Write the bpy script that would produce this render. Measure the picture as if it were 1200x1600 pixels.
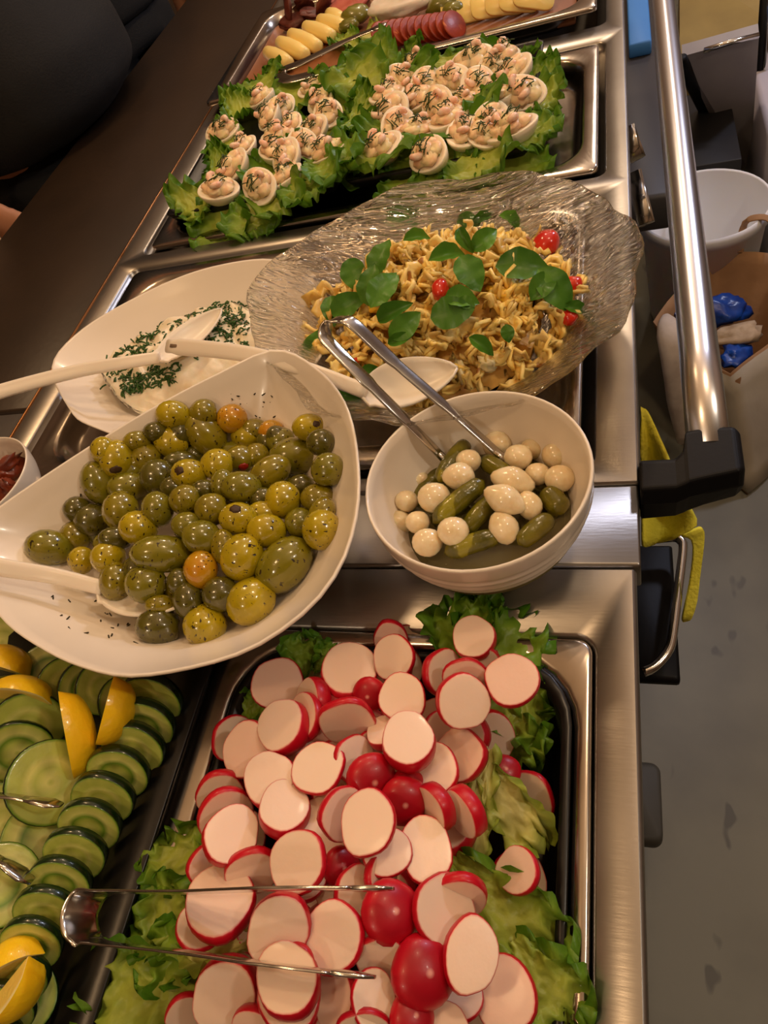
import bpy, bmesh, math, random
from math import sin, cos, pi, radians as R_, sqrt, exp, atan2, hypot
from mathutils import Vector as V, Matrix, noise, Euler
for o in list(bpy.data.objects): bpy.data.objects.remove(o)
S = bpy.context.scene
COL = S.collection
RNG = random.Random(7)
T = 0.9                      # height of the buffet top above the floor
# ------------------------------------------------------------------ camera
FPX = 1117.0
AX = V((0.94386034, -0.02518021, -0.32938369))   # world X / Y / Z seen in camera axes (right, down, forward)
AY = V((0.17164149, -0.81455297, 0.55411429))
AZ = V((-0.28225317, -0.57954241, -0.76450228))
CR, CD, CF = (V((AX[i], AY[i], AZ[i])) for i in range(3))
CAM = V((0, 0, T + 0.45))
cd = bpy.data.cameras.new('camera'); cam = bpy.data.objects.new('camera', cd); COL.objects.link(cam)
cd.sensor_fit = 'VERTICAL'; cd.sensor_height = 24.0; cd.lens = 24.0 * FPX / 1600; cd.clip_start = .02
m = Matrix.Identity(4)
for i in range(3):
    m[i][0] = CR[i]; m[i][1] = -CD[i]; m[i][2] = -CF[i]; m[i][3] = CAM[i]
cam.matrix_world = m
S.camera = cam
# ------------------------------------------------------------------ light
S.view_settings.view_transform = 'Standard'; S.view_settings.look = 'None'
S.view_settings.gamma = 1; S.view_settings.use_curve_mapping = False
S.view_settings.exposure = 0.0
w = bpy.data.worlds.new('world'); S.world = w; w.use_nodes = True
w.node_tree.nodes['Background'].inputs[0].default_value = (1.0, .74, .5, 1)
w.node_tree.nodes['Background'].inputs[1].default_value = .1
def lamp(name, loc, power, col, size):
    l = bpy.data.lights.new(name, 'POINT'); l.energy = power; l.color = col; l.shadow_soft_size = size
    o = bpy.data.objects.new(name, l); COL.objects.link(o); o.location = loc
    return o
WARM = (1.0, .64, .33)
lamp('warm_light', (-.75, 1.05, T + 1.15), 12.5, WARM, .07)
lamp('warm_light', (-.5, -.1, T + 1.25), 8.5, WARM, .07)
lamp('warm_light', (.35, .75, T + 1.4), 13, (1.0, .70, .43), .07)
lamp('warm_light', (-.25, 2.2, T + 1.3), 22, (1.0, .74, .5), .06)
lamp('warm_light', (1.3, .2, T + 1.4), 22, (1.0, .86, .68), .06)  # warm bulbs from here on are distant fill, added to brighten the room
lamp('warm_light', (-.6, -1.3, T + 1.4), 14, (1.0, .78, .55), .06)
lamp('warm_light', (.3, 3.6, T + 1.4), 22, (1.0, .84, .7), .06)
lamp('cool_bulb', (.95, 2.3, T + 1.0), 42, (.75, .79, 1.0), .08)
# ------------------------------------------------------------------ helpers
def lin(c):
    return tuple(((x / 255) / 12.92 if x / 255 <= .04045 else ((x / 255 + .055) / 1.055) ** 2.4) for x in c[:3])
def P(u, v, z=0.0):
    """point of the photographed place at height z above the buffet top"""
    d = CR * (u - 600) + CD * (v - 800) + CF * FPX
    t = (z + T - CAM.z) / d.z
    return CAM + d * t
def hit(u, v, hf):
    d = CR * (u - 600) + CD * (v - 800) + CF * FPX
    z = .2
    for i in range(260):
        p = CAM + d * ((z + T - CAM.z) / d.z)
        if z <= hf(p.x, p.y): return p
        z -= .001
    return p
def psize(px, p): return px * (p - CAM).dot(CF) / FPX
MATS = {}
def M(name, col=(200, 200, 200), rough=.5, metal=0, trans=0, sss=0, var=None, vscale=30, bump=None, coat=0, ior=1.45, attr=False, flecks=None, spec=.5, rnd=0, emit=0, thin=0):
    if name in MATS: return MATS[name]
    mt = bpy.data.materials.new(name); mt.use_nodes = True
    nt = mt.node_tree; N = nt.nodes; L = nt.links
    b = N['Principled BSDF']; I = b.inputs
    I['Roughness'].default_value = rough; I['Metallic'].default_value = metal; I['IOR'].default_value = ior
    I['Transmission Weight'].default_value = trans; I['Coat Weight'].default_value = coat; I['Coat Roughness'].default_value = .08
    I['Specular IOR Level'].default_value = spec
    if sss:
        I['Subsurface Weight'].default_value = sss; I['Subsurface Radius'].default_value = (1, .5, .3); I['Subsurface Scale'].default_value = .006
    c = lin(col) + (1,)
    I['Base Color'].default_value = c
    if emit:
        I['Emission Color'].default_value = c; I['Emission Strength'].default_value = emit
    tc = N.new('ShaderNodeTexCoord'); oi = N.new('ShaderNodeObjectInfo')
    add = N.new('ShaderNodeVectorMath'); add.operation = 'ADD'
    mul = N.new('ShaderNodeMath'); mul.operation = 'MULTIPLY'; mul.inputs[1].default_value = 37.
    L.new(oi.outputs['Random'], mul.inputs[0]); L.new(tc.outputs['Object'], add.inputs[0]); L.new(mul.outputs[0], add.inputs[1])
    vec = add.outputs[0]
    cur = None
    if attr:
        a = N.new('ShaderNodeAttribute'); a.attribute_name = 'Col'; cur = a.outputs['Color']
    def mix(fac, A, B):
        x = N.new('ShaderNodeMix'); x.data_type = 'RGBA'
        L.new(fac, x.inputs[0])
        if A is None: x.inputs[6].default_value = c
        else: L.new(A, x.inputs[6])
        x.inputs[7].default_value = B
        return x.outputs[2]
    if var:
        n = N.new('ShaderNodeTexNoise'); n.inputs['Scale'].default_value = vscale; n.inputs['Detail'].default_value = 4
        L.new(vec, n.inputs['Vector'])
        r = N.new('ShaderNodeMapRange'); r.inputs[1].default_value = .35; r.inputs[2].default_value = .68
        L.new(n.outputs[0], r.inputs[0])
        cur = mix(r.outputs[0], cur, lin(var) + (1,))
    if flecks:
        fc, fs, th = flecks
        n = N.new('ShaderNodeTexNoise'); n.inputs['Scale'].default_value = fs; n.inputs['Detail'].default_value = 2
        mp = N.new('ShaderNodeMapping'); mp.inputs['Scale'].default_value = (1, .45, .8)
        L.new(vec, mp.inputs[0]); L.new(mp.outputs[0], n.inputs['Vector'])
        r = N.new('ShaderNodeMapRange'); r.inputs[1].default_value = th; r.inputs[2].default_value = th + .04
        L.new(n.outputs[0], r.inputs[0])
        cur = mix(r.outputs[0], cur, lin(fc) + (1,))
    if rnd:
        h = N.new('ShaderNodeHueSaturation')
        mr = N.new('ShaderNodeMapRange'); mr.inputs[3].default_value = 1 - rnd; mr.inputs[4].default_value = 1 + rnd
        L.new(oi.outputs['Random'], mr.inputs[0]); L.new(mr.outputs[0], h.inputs['Value'])
        if cur is None: h.inputs['Color'].default_value = c
        else: L.new(cur, h.inputs['Color'])
        cur = h.outputs[0]
    if cur is not None:
        L.new(cur, I['Base Color'])
        if thin: pass
    if thin:
        tr = N.new('ShaderNodeBsdfTranslucent'); ms = N.new('ShaderNodeMixShader'); ms.inputs[0].default_value = thin
        if cur is not None: L.new(cur, tr.inputs[0])
        else: tr.inputs[0].default_value = c
        L.new(b.outputs[0], ms.inputs[1]); L.new(tr.outputs[0], ms.inputs[2]); L.new(ms.outputs[0], N['Material Output'].inputs[0])
    if bump:
        sc, st = bump[:2]
        n = N.new('ShaderNodeTexNoise'); n.inputs['Scale'].default_value = sc; n.inputs['Detail'].default_value = 3
        if len(bump) > 2:
            mp = N.new('ShaderNodeMapping'); mp.inputs['Scale'].default_value = bump[2]
            L.new(vec, mp.inputs[0]); L.new(mp.outputs[0], n.inputs['Vector'])
        else: L.new(vec, n.inputs['Vector'])
        bp = N.new('ShaderNodeBump'); bp.inputs['Strength'].default_value = st; bp.inputs['Distance'].default_value = .002
        L.new(n.outputs[0], bp.inputs['Height']); L.new(bp.outputs[0], I['Normal'])
    MATS[name] = mt
    return mt
def me(name, verts, faces, cols=None, smooth=True):
    d = bpy.data.meshes.new(name); d.from_pydata([tuple(x) for x in verts], [], faces)
    if cols:
        a = d.attributes.new('Col', 'FLOAT_COLOR', 'POINT')
        flat = []
        for c in cols: flat += [c[0], c[1], c[2], 1.0]
        a.data.foreach_set('color', flat)
    if smooth: d.polygons.foreach_set('use_smooth', [True] * len(d.polygons))
    d.update(); return d
def ob(name, mesh, mat=None, parent=None, loc=None, mw=None, mods=()):
    o = bpy.data.objects.new(name, mesh); COL.objects.link(o)
    if mat and not mesh.materials: mesh.materials.append(mat)
    if parent:
        o.parent = parent; o.matrix_parent_inverse = parent.matrix_basis.inverted()
    if loc is not None: o.location = loc
    if mw is not None: o.matrix_basis = mw
    for k, val in mods:
        md = o.modifiers.new(k.lower(), k)
        for a, b in val.items(): setattr(md, a, b)
    return o
def tag(o, label, cat, group=None, kind=None):
    if label: o['label'] = label
    if cat: o['category'] = cat
    if group: o['group'] = group
    if kind: o['kind'] = kind
    return o
def thing(name, label, cat, loc=(0, 0, 0), group=None):
    o = bpy.data.objects.new(name, None); COL.objects.link(o); o.location = loc; o.empty_display_size = .02
    return tag(o, label, cat, group)
def struct(o): o['kind'] = 'structure'; return o
def dup(root, mw, label=None, group=None):
    r = root.copy(); COL.objects.link(r); r.matrix_basis = mw
    if label: r['label'] = label
    if group: r['group'] = group
    for ch in list(root.children):
        c = ch.copy(); COL.objects.link(c); c.parent = r
        for g in ch.children:
            d = g.copy(); COL.objects.link(d); d.parent = c
    return r
def loft(rings, cap0=True, cap1=True, closed=True):
    n = len(rings[0]); vs = [p for r in rings for p in r]; fs = []
    for i in range(len(rings) - 1):
        for j in range(n if closed else n - 1):
            k = (j + 1) % n
            fs.append((i * n + j, i * n + k, (i + 1) * n + k, (i + 1) * n + j))
    if cap0: fs.append(tuple(range(n - 1, -1, -1)))
    if cap1: fs.append(tuple((len(rings) - 1) * n + j for j in range(n)))
    return vs, fs
def rrect(x0, x1, y0, y1, z, r, k=6):
    pts = []
    r = max(r, 1e-5)
    for cx, cy, a0 in ((x1 - r, y1 - r, 0), (x0 + r, y1 - r, 90), (x0 + r, y0 + r, 180), (x1 - r, y0 + r, 270)):
        for i in range(k + 1):
            a = R_(a0 + 90 * i / k); pts.append(V((cx + r * cos(a), cy + r * sin(a), z)))
    return pts
def boxv(x0, x1, y0, y1, z0, z1, bev=.002):
    rs = [rrect(x0 + bev, x1 - bev, y0 + bev, y1 - bev, z0, bev, 2), rrect(x0, x1, y0, y1, z0 + bev, bev, 2),
          rrect(x0, x1, y0, y1, z1 - bev, bev, 2), rrect(x0 + bev, x1 - bev, y0 + bev, y1 - bev, z1, bev, 2)]
    return loft(rs)
def join(*parts):
    vs, fs = [], []
    for v, f in parts:
        o = len(vs); vs += list(v); fs += [tuple(i + o for i in q) for q in f]
    return vs, fs
def sweep(pts, wdir, w, t, k=8, rnd=.5, caps=True):
    """rounded strap along pts; wdir = direction of width (vector or list), w/t widths and thicknesses"""
    rings = []
    n = len(pts)
    for i, p in enumerate(pts):
        tg = (pts[min(i + 1, n - 1)] - pts[max(i - 1, 0)]).normalized()
        wd = wdir[i] if isinstance(wdir, list) else wdir
        wd = (wd - tg * wd.dot(tg)).normalized(); td = tg.cross(wd)
        W = w[i] if isinstance(w, (list, tuple)) else w
        Tt = t[i] if isinstance(t, (list, tuple)) else t
        ring = []
        for j in range(k):
            a = 2 * pi * (j + .5) / k
            ca, sa = cos(a), sin(a)
            ca = math.copysign(abs(ca) ** rnd, ca); sa = math.copysign(abs(sa) ** rnd, sa)
            ring.append(p + wd * (ca * W / 2) + td * (sa * Tt / 2))
        rings.append(ring)
    return loft(rings, caps, caps)
def tube(pts, r, k=10):
    up = V((.013, .02, 1)) if abs((pts[-1] - pts[0]).normalized().z) < .9 else V((1, .02, .01))
    rr = [2 * x for x in r] if isinstance(r, (list, tuple)) else 2 * r
    return sweep(pts, up, rr, rr, k, 1.0)
def spline(pts, n=8):
    out = []
    p = [pts[0] * 2 - pts[1]] + list(pts) + [pts[-1] * 2 - pts[-2]]
    for i in range(1, len(p) - 2):
        for j in range(n):
            t = j / n
            a, b, c, d = p[i - 1], p[i], p[i + 1], p[i + 2]
            out.append(.5 * ((2 * b) + (c - a) * t + (2 * a - 5 * b + 4 * c - d) * t * t + (3 * b - a - 3 * c + d) * t ** 3))
    out.append(p[-2]); return out
def cspline(pts, n=8):
    out = []; k = len(pts)
    for i in range(k):
        a, b, c, d = pts[i - 1], pts[i], pts[(i + 1) % k], pts[(i + 2) % k]
        for j in range(n):
            t = j / n
            out.append(.5 * ((2 * b) + (c - a) * t + (2 * a - 5 * b + 4 * c - d) * t * t + (3 * b - a - 3 * c + d) * t ** 3))
    return out
def basis(n, x, loc=(0, 0, 0), sc=(1, 1, 1)):
    n = n.normalized(); x = (x - n * x.dot(n)).normalized(); y = n.cross(x)
    m = Matrix.Identity(4)
    for i in range(3):
        m[i][0] = x[i] * sc[0]; m[i][1] = y[i] * sc[1]; m[i][2] = n[i] * sc[2]; m[i][3] = loc[i]
    return m
def img(a): return CR * cos(R_(a)) + CD * sin(R_(a))     # direction as it runs in the picture, 0 right, 90 down
def shift(vs, d): return [V(v) - V(d) for v in vs]
# ------------------------------------------------------------------ materials
STEEL = M('brushed_steel', (168, 164, 160), .34, 1, var=(146, 141, 136), vscale=9, bump=(60, .05, (1, 8, 1)))
STEEL2 = M('pan_steel', (185, 176, 166), .2, 1, var=(160, 150, 140), vscale=14, bump=(25, .12))
CHROME = M('chrome', (205, 202, 198), .14, 1)
RAILM = M('rail_steel', (226, 224, 226), .27, 1)
TONG = M('tong_steel', (196, 190, 182), .18, 1, bump=(90, .05))
BLACKP = M('black_plastic', (9, 9, 12), .5, bump=(300, .05), spec=.22)
SLATE = M('black_melamine', (14, 13, 13), .3, bump=(120, .05))
WHITE = M('white_porcelain', (234, 222, 206), .24, coat=.15, spec=.5)
WPLAST = M('white_plastic', (236, 224, 206), .3, sss=.1)
CONC = M('concrete', (124, 121, 104), .5, var=(104, 101, 88), vscale=5, flecks=((92, 89, 78), 22, .66), bump=(20, .2))
LAMIN = M('dark_laminate', (48, 36, 26), .35, var=(40, 30, 22), vscale=6, bump=(80, .1))
WALL = M('dark_wall', (150, 126, 104), .8, var=(132, 110, 90), vscale=2)
CEIL = M('ceiling_paint', (225, 205, 180), .9, var=(210, 190, 165), vscale=1.5)
HERB = M('dried_herb', (46, 40, 18), .7, rnd=.3)
COPPER = M('copper_edge', (150, 104, 66), .3, 1)
# ------------------------------------------------------------------ the setting
X0, X1, Y0, Y1, HC = -2.8, 2.6, -2.2, 4.4, 2.9
struct(ob('floor', me('floor', *boxv(X0, X1, Y0, Y1, -.05, 0)), CONC))
struct(ob('ceiling', me('ceiling', *boxv(X0, X1, Y0, Y1, HC, HC + .05)), CEIL))
struct(ob('wall_back', me('wall_back', *boxv(X0, X1, Y1, Y1 + .1, 0, HC)), WALL))
struct(ob('wall_front', me('wall_front', *boxv(X0, X1, Y0 - .1, Y0, 0, HC)), WALL))
struct(ob('wall_left', me('wall_left', *boxv(X0 - .1, X0, Y0, Y1, 0, HC)), WALL))
struct(ob('wall_right', me('wall_right', *boxv(X1, X1 + .1, Y0, Y1, 0, HC)), WALL))
# ------------------------------------------------------------------ buffet trolleys
def trolley_top(xa, xb, cells):
    """cells: (y0, y1, [well rects (x0,x1,y0,y1)]) ; one sheet with pressed wells"""
    parts = []
    for y0, y1, wells in cells:
        xs = [xa + .003] + [(wells[i][1] + wells[i + 1][0]) / 2 for i in range(len(wells) - 1)] + [xb - .003]
        for i, (a, b, c, d) in enumerate(wells):
            o = rrect(xs[i], xs[i + 1], y0, y1, T, 1e-4)
            r1 = rrect(a, b, c, d, T, .014)
            r2 = rrect(a + .002, b - .002, c + .002, d - .002, T - .0025, .013)
            r3 = rrect(a + .003, b - .003, c + .003, d - .003, T - .009, .012)
            r4 = rrect(a + .013, b - .013, c + .013, d - .013, T - .011, .01)
            r5 = rrect(a + .015, b - .015, c + .015, d - .015, T - .18, .01)
            parts.append(loft([o, r1, r2, r3, r4, r5], False, True))
    y0, y1 = cells[0][0], cells[-1][1]
    sk = [rrect(xa + .003, xb - .003, y0, y1, T, .001), rrect(xa + .001, xb - .001, y0 - .001, y1 + .001, T - .001, .002),
          rrect(xa, xb, y0 - .002, y1 + .002, T - .004, .003), rrect(xa, xb, y0 - .002, y1 + .002, T - .045, .003), rrect(xa + .012, xb - .012, y0 + .01, y1 - .01, T - .047, .003)]
    parts.append(loft(sk, False, False))
    return join(*parts)
XL, XR = -.663, .006
tr = thing('buffet_trolley', 'long stainless steel buffet trolley with recessed wells and push rail', 'buffet counter', (-.33, 1.0, 0))
YA, YB = .349, 1.72
top = ob('trolley_top', me('trolley_top', *trolley_top(XL, XR, [(YA, .7555, [(-.632, -.026, .362, .742)]), (.7555, 1.123, [(-.628, -.018, .769, 1.10)]), (1.123, YB, [(-.645, -.018, 1.146, 1.52)])])), STEEL, tr)
ob('body', me('body', *boxv(XL + .02, XR - .02, YA + .02, YB - .02, .16, T - .2)), STEEL, tr)
for x, y in ((XL + .05, YA + .06), (XR - .05, YA + .06), (XL + .05, YB - .06), (XR - .05, YB - .06)):
    ob('leg', me('leg', *tube([V((x, y, .0)), V((x, y, .17))], .02)), CHROME, tr)
ob('joint_strip', me('joint_strip', *boxv(XL + .002, XR - .002, .275, YA - .003, T - .03, T - .001, .0015)), STEEL, tr)
vs, fs = boxv(XL - .0025, XL, YA, YB, T - .006, T + .0004, .0005)
ob('edge_trim', me('edge_trim', vs, fs), COPPER, tr)
# push rail and black end bracket
rail = ob('push_rail', me('push_rail', *tube([V((.055, .375 + .1 * i, T - .004)) for i in range(15)], .0155, 24)), RAILM, tr)
def bracket(yc):
    a = [(-.004, .030), (.03, .030), (.052, .028), (.0795, .024)]      # x, half extent
    rings = []
    for x, zt, zb, yn, yf in ((.005, .012, -.034, -.034, .0), (.03, .012, -.032, -.033, .0), (.036, .0135, -.031, -.031, .006), (.0385, .0145, -.03, -.030, .024), (.05, .0145, -.027, -.027, .0265), (.0715, .0145, -.024, -.022, .0265), (.076, .011, -.02, -.019, .023)):
        ring = []
        for (y, z) in ((yn + .004, zt), (yf - .004, zt), (yf, zt - .004), (yf, zb + .004), (yf - .004, zb), (yn + .012, zb), (yn + .006, zb + .004), (yn, zt - .014)):
            ring.append(V((x, yc + y, T - .004 + z)))
        rings.append(ring)
    return loft(rings)
bk = ob('rail_bracket', me('rail_bracket', *bracket(.365), smooth=False), BLACKP, tr, mods=[('BEVEL', dict(width=.003, segments=3, limit_method='ANGLE'))]); bk['label'] = 'black plastic rail end bracket'
ob('rail_bracket', me('rail_bracket', *bracket(1.68)), BLACKP, tr)
for (u, v), (u2, v2), z in (((978, 200), (996, 250), -.05), ((990, 270), (1010, 350), -.12)):
    p, q = P(u, v, z), P(u2, v2, z - .03)
    ob('side_clip', me('side_clip', *sweep([p, p.lerp(q, .5), q], V((1, 0, .2)), .022, .006)), CHROME, tr)
# black fold-down tray with chrome hoop under the rail
zb = -.2
bx0 = .0
pa, pb = P(1006, 1062, zb), P(1063, 1058, zb)
vs, fs = boxv(-.01, pb.x, pa.y, P(1080, 850, zb).y, T + zb - .012, T + zb, .003)
ob('fold_tray', me('fold_tray', vs, fs), BLACKP, tr)
hp = [P(1005, 1050, zb + .02), P(1025, 1040, zb + .02), P(1045, 1015, zb + .02), P(1052, 985, zb + .02), P(1060, 920, zb + .02), P(1067, 860, zb + .02), P(1064, 845, zb + .02), P(1050, 840, zb + .02), P(1005, 845, zb + .02)]
ob('tray_hoop', me('tray_hoop', *tube(spline(hp, 5), .0045, 8)), CHROME, tr)
# second trolley, in front
tb = thing('buffet_trolley', 'nearer stainless steel trolley holding the radish and cucumber pans', 'buffet counter', (-.33, -.05, 0))
YC, YD = -.46, .271
ob('trolley_top', me('trolley_top', *trolley_top(XL, .001, [(YC, YD, [(-.637, -.334, -.34, .222), (-.322, -.024, -.34, .222)])])), STEEL, tb)
ob('body', me('body', *boxv(XL + .02, -.02, YC + .02, YD - .02, .16, T - .2)), STEEL, tb)
for x, y in ((XL + .05, YC + .06), (-.05, YC + .06), (XL + .05, YD - .06), (-.05, YD - .06)):
    ob('leg', me('leg', *tube([V((x, y, .0)), V((x, y, .17))], .02)), CHROME, tb)
pf = P(1012, 1190, -.72); pg = P(1022, 1318, -.72)
vs, fs = loft([rrect(-.03, P(1036, 1300, -.72).x, pg.y, pf.y, T - .75, .015), rrect(-.03, P(1036, 1300, -.72).x, pg.y, pf.y, T - .725, .015), rrect(-.03, P(1032, 1300, -.72).x, pg.y + .008, pf.y - .008, T - .72, .012)])
ob('bumper', me('bumper', vs, fs), M('grey_rubber', (70, 68, 62), .6), tb)
# ------------------------------------------------------------------ pans and trays
def pan(name, label, x0, x1, y0, y1, hx0, hx1, hy0, hy1, zf, depth, hr=.045, mat=None, cat='food pan'):
    c = V(((x0 + x1) / 2, (y0 + y1) / 2, T + zf - depth))
    f = T + zf
    rs = [rrect(x0, x1, y0, y1, f - .006, .01), rrect(x0 + .001, x1 - .001, y0 + .001, y1 - .001, f - .001, .01), rrect(x0 + .003, x1 - .003, y0 + .003, y1 - .003, f, .01),
          rrect(hx0 - .004, hx1 + .004, hy0 - .004, hy1 + .004, f - .0005, hr), rrect(hx0, hx1, hy0, hy1, f - .003, hr), rrect(hx0 + .003, hx1 - .003, hy0 + .003, hy1 - .003, f - depth + .012, hr),
          rrect(hx0 + .006, hx1 - .006, hy0 + .006, hy1 - .006, f - depth + .003, hr), rrect(hx0 + .014, hx1 - .014, hy0 + .014, hy1 - .014, f - depth, hr - .008)]
    vs, fs = loft(rs, False, True)
    o = ob(name, me(name, shift(vs, c), fs), mat or STEEL2, loc=c, mods=[('SOLIDIFY', dict(thickness=.0012, offset=-1))])
    return tag(o, label, cat)
pan('steel_food_pan', 'empty steel pan under the dip platter and the glass bowl', -.62, -.038, .374, .732, -.592, -.052, .402, .706, .001, .02)
pan('steel_food_pan', 'steel pan under the two black trays of eggs', -.616, -.027, .780, 1.088, -.592, -.047, .802, 1.064, .003, .03)
pan('steel_food_pan', 'farthest steel pan filled with cheese and cold cuts', -.652, -.03, 1.152, 1.51, -.628, -.05, 1.172, 1.49, .022, .03)
pan('steel_food_pan', 'steel pan framing the black tray of radishes', -.319, -.027, -.335, .2185, -.285, -.038, -.31, .206, .0, .06, .05)
pan('steel_food_pan', 'steel pan under the black cucumber tray', -.634, -.337, -.335, .2185, -.61, -.36, -.31, .195, .0, .06)
def tray(name, label, x0, x1, y0, y1, z0, h, lip, r=.012, mat=SLATE, cat='tray'):
    c = V(((x0 + x1) / 2, (y0 + y1) / 2, T + z0)); b = T + z0
    i = lip
    rs = [rrect(x0 + h * .4, x1 - h * .4, y0 + h * .4, y1 - h * .4, b, r), rrect(x0, x1, y0, y1, b + h - .001, r), rrect(x0 + .001, x1 - .001, y0 + .001, y1 - .001, b + h, r),
          rrect(x0 + i * .5, x1 - i * .5, y0 + i * .5, y1 - i * .5, b + h, r), rrect(x0 + i, x1 - i, y0 + i, y1 - i, b + .004, r), rrect(x0 + i + .004, x1 - i - .004, y0 + i + .004, y1 - i - .004, b + .003, r * .8)]
    vs, fs = loft(rs)
    return tag(ob(name, me(name, shift(vs, c), fs), mat, loc=c), label, cat)
tray('serving_tray', 'black serving tray under the left heap of dressed eggs', -.598, -.342, .822, 1.10, .006, .014, .012)
tray('serving_tray', 'black serving tray under the right heap of dressed eggs', -.332, -.098, .822, 1.10, .006, .014, .012)
tray('serving_tray', 'deep black tray holding the sliced radishes', -.2835, -.0395, -.308, .2045, -.055, .054, .012, .045)
tray('serving_tray', 'black rectangular tray holding cucumber slices and lemon wedges', -.625, -.3, -.325, .214, .0015, .012, .035, .012)
# dark service ledge on the far side, with steel sheet at its near end
lg = thing('service_ledge', 'dark brown laminate ledge along the far side of the trolley', 'counter', (-.82, 1.3, 0))
ob('ledge_top', me('ledge_top', *boxv(-.975, XL - .006, .50, 3.2, T - .045, T - .012)), LAMIN, lg)
ob('front_panel', me('front_panel', *boxv(-.95, XL - .04, .55, 3.15, 0, T - .045)), LAMIN, lg)
sl = thing('side_table', 'steel side table left of the olive platter', 'table', (-.82, .1, 0))
ob('table_top', me('table_top', *boxv(-1.0, XL - .004, -.3, .495, T - .03, T - .011)), STEEL, sl)
for x, y in ((-.96, -.25), (-.72, -.25), (-.96, .45), (-.72, .45)):
    ob('leg', me('leg', *tube([V((x, y, 0)), V((x, y, T - .03))], .015)), CHROME, sl)
# ------------------------------------------------------------------ platters and bowls
def outline(pts, c, n=72):
    """closed smooth outline -> radius by angle about c"""
    s = cspline([V((p[0], p[1], 0)) for p in pts], 16)
    a = sorted((atan2(p.y - c[1], p.x - c[0]), hypot(p.x - c[0], p.y - c[1])) for p in s)
    out = []
    for i in range(n):
        t = -pi + 2 * pi * i / n
        lo = [q for q in a if q[0] <= t]; hi = [q for q in a if q[0] > t]
        l = lo[-1] if lo else (a[-1][0] - 2 * pi, a[-1][1]); h = hi[0] if hi else (a[0][0] + 2 * pi, a[0][1])
        f = (t - l[0]) / (h[0] - l[0] + 1e-9); out.append((t, l[1] + (h[1] - l[1]) * f))
    return out
def platter(name, label, cat, out, c, prof, mat, wob=None, mods=()):
    base = V((c[0], c[1], T + min(p[1] for p in prof)))
    rings = []
    for k, (s, z) in enumerate(prof):
        ring = []
        for (t, r) in out:
            rr = r * s; zz = z + T
            if wob: dr, dz = wob(t, s); rr += dr; zz += dz
            ring.append(V((c[0] + rr * cos(t), c[1] + rr * sin(t), zz)))
        rings.append(ring)
    vs, fs = loft(rings)
    return tag(ob(name, me(name, shift(vs, base), fs), mat, loc=base, mods=mods), label, cat)
ZO = .088
op = [P(u, v, ZO) for u, v in ((430, 545), (500, 578), (545, 640), (562, 745), (550, 840), (510, 920), (440, 985), (350, 1030), (210, 1057), (120, 1040), (50, 1005), (0, 965), (-42, 900), (-40, 830), (0, 790), (150, 690), (250, 630), (340, 583))]
OC = (-.345, .29)
OOUT = outline([(p.x, p.y) for p in op], OC)
OPROF = [(0.0001, 0), (.40, .0), (.44, .004), (.62, .018), (.85, .055), (.97, ZO - .008), (1.0, ZO - .002), (.998, ZO), (.985, ZO - .001), (.95, ZO - .012), (.83, .058), (.63, .028), (.5, .0165), (.3, .0125), (.0001, .012)]
platter('olive_platter', 'large white teardrop platter heaped with green olives', 'platter', OOUT, OC, OPROF, WHITE)
def frac(x, y, out, c):
    t = atan2(y - c[1], x - c[0]); n = len(out); f = (t + pi) / (2 * pi) * n; i = int(f) % n; g = f - int(f)
    return hypot(x - c[0], y - c[1]) / (out[i][1] * (1 - g) + out[(i + 1) % n][1] * g)
def interp(tab, s):
    for (a, za), (b, zb_) in zip(tab, tab[1:]):
        if a <= s <= b: return za + (zb_ - za) * (s - a) / (b - a + 1e-9)
    return tab[-1][1]
OIN = sorted(OPROF[7:])
def oz(x, y): return interp(OIN, min(frac(x, y, OOUT, OC), 1))
ZD = .045
dp = [P(u, v, ZD) for u, v in ((80, 572), (120, 520), (200, 470), (300, 425), (400, 404), (455, 413), (495, 445), (512, 490), (500, 560), (400, 640), (250, 690), (140, 665), (105, 635))]
DC = (-.455, .515)
DOUT = outline([(p.x, p.y) for p in dp], DC)
DPROF = [(0.0001, -.018), (.3, -.018), (.36, -.015), (.7, .012), (.97, ZD - .006), (1.0, ZD - .001), (.995, ZD), (.98, ZD - .001), (.93, ZD - .01), (.68, .018), (.36, -.008), (.0001, -.012)]
platter('dip_platter', 'white teardrop platter of herbed creamy dip behind the olives', 'platter', DOUT, DC, DPROF, WHITE)
# round pickle bowl with ribbed outside
def bowl(name, label, c, r, z0, z1, mat, ribs=0, foot=.45):
    prof = [(.0001, 0), (foot * .9, 0), (foot, .001)]
    out = [(foot + .03, .06), (.68, .22), (.84, .45), (.94, .7), (.985, .93)]
    rings = []
    h = z1 - z0
    pr = [(foot * .92 * r, 0.0), (foot * r, 0.002)]
    N_ = 40
    for i in range(N_ + 1):
        t = i / N_
        rad = foot + (1 - foot) * (sin(t * pi / 2) ** .62)
        if ribs and t < .82: rad += .012 * sin(t * 2 * pi * ribs)
        pr.append((rad * r, .004 + t * (h - .006)))
    pr += [(r * .998, h - .001), (r * .985, h), (r * .968, h - .001)]
    for i in range(16):
        t = 1 - (i + 1) / 16
        pr.append(((foot + (1 - foot) * (sin(t * pi / 2) ** .62)) * r * .955 if t > 0 else foot * .8 * r, .008 + t * (h - .012)))
    pr.append((.0005, .0075))
    vs, fs = loft([[V((a * cos(2 * pi * j / 64), a * sin(2 * pi * j / 64), z)) for j in range(64)] for a, z in pr])
    return tag(ob(name, me(name, vs, fs), mat, loc=V((c[0], c[1], T + z0))), label, 'bowl')
BC = (-.1005, .2985); BR = .0775
bowl('pickle_bowl', 'round white ribbed bowl of pearl onions and gherkins', BC, BR, .0, .08, WHITE, ribs=7)
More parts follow.
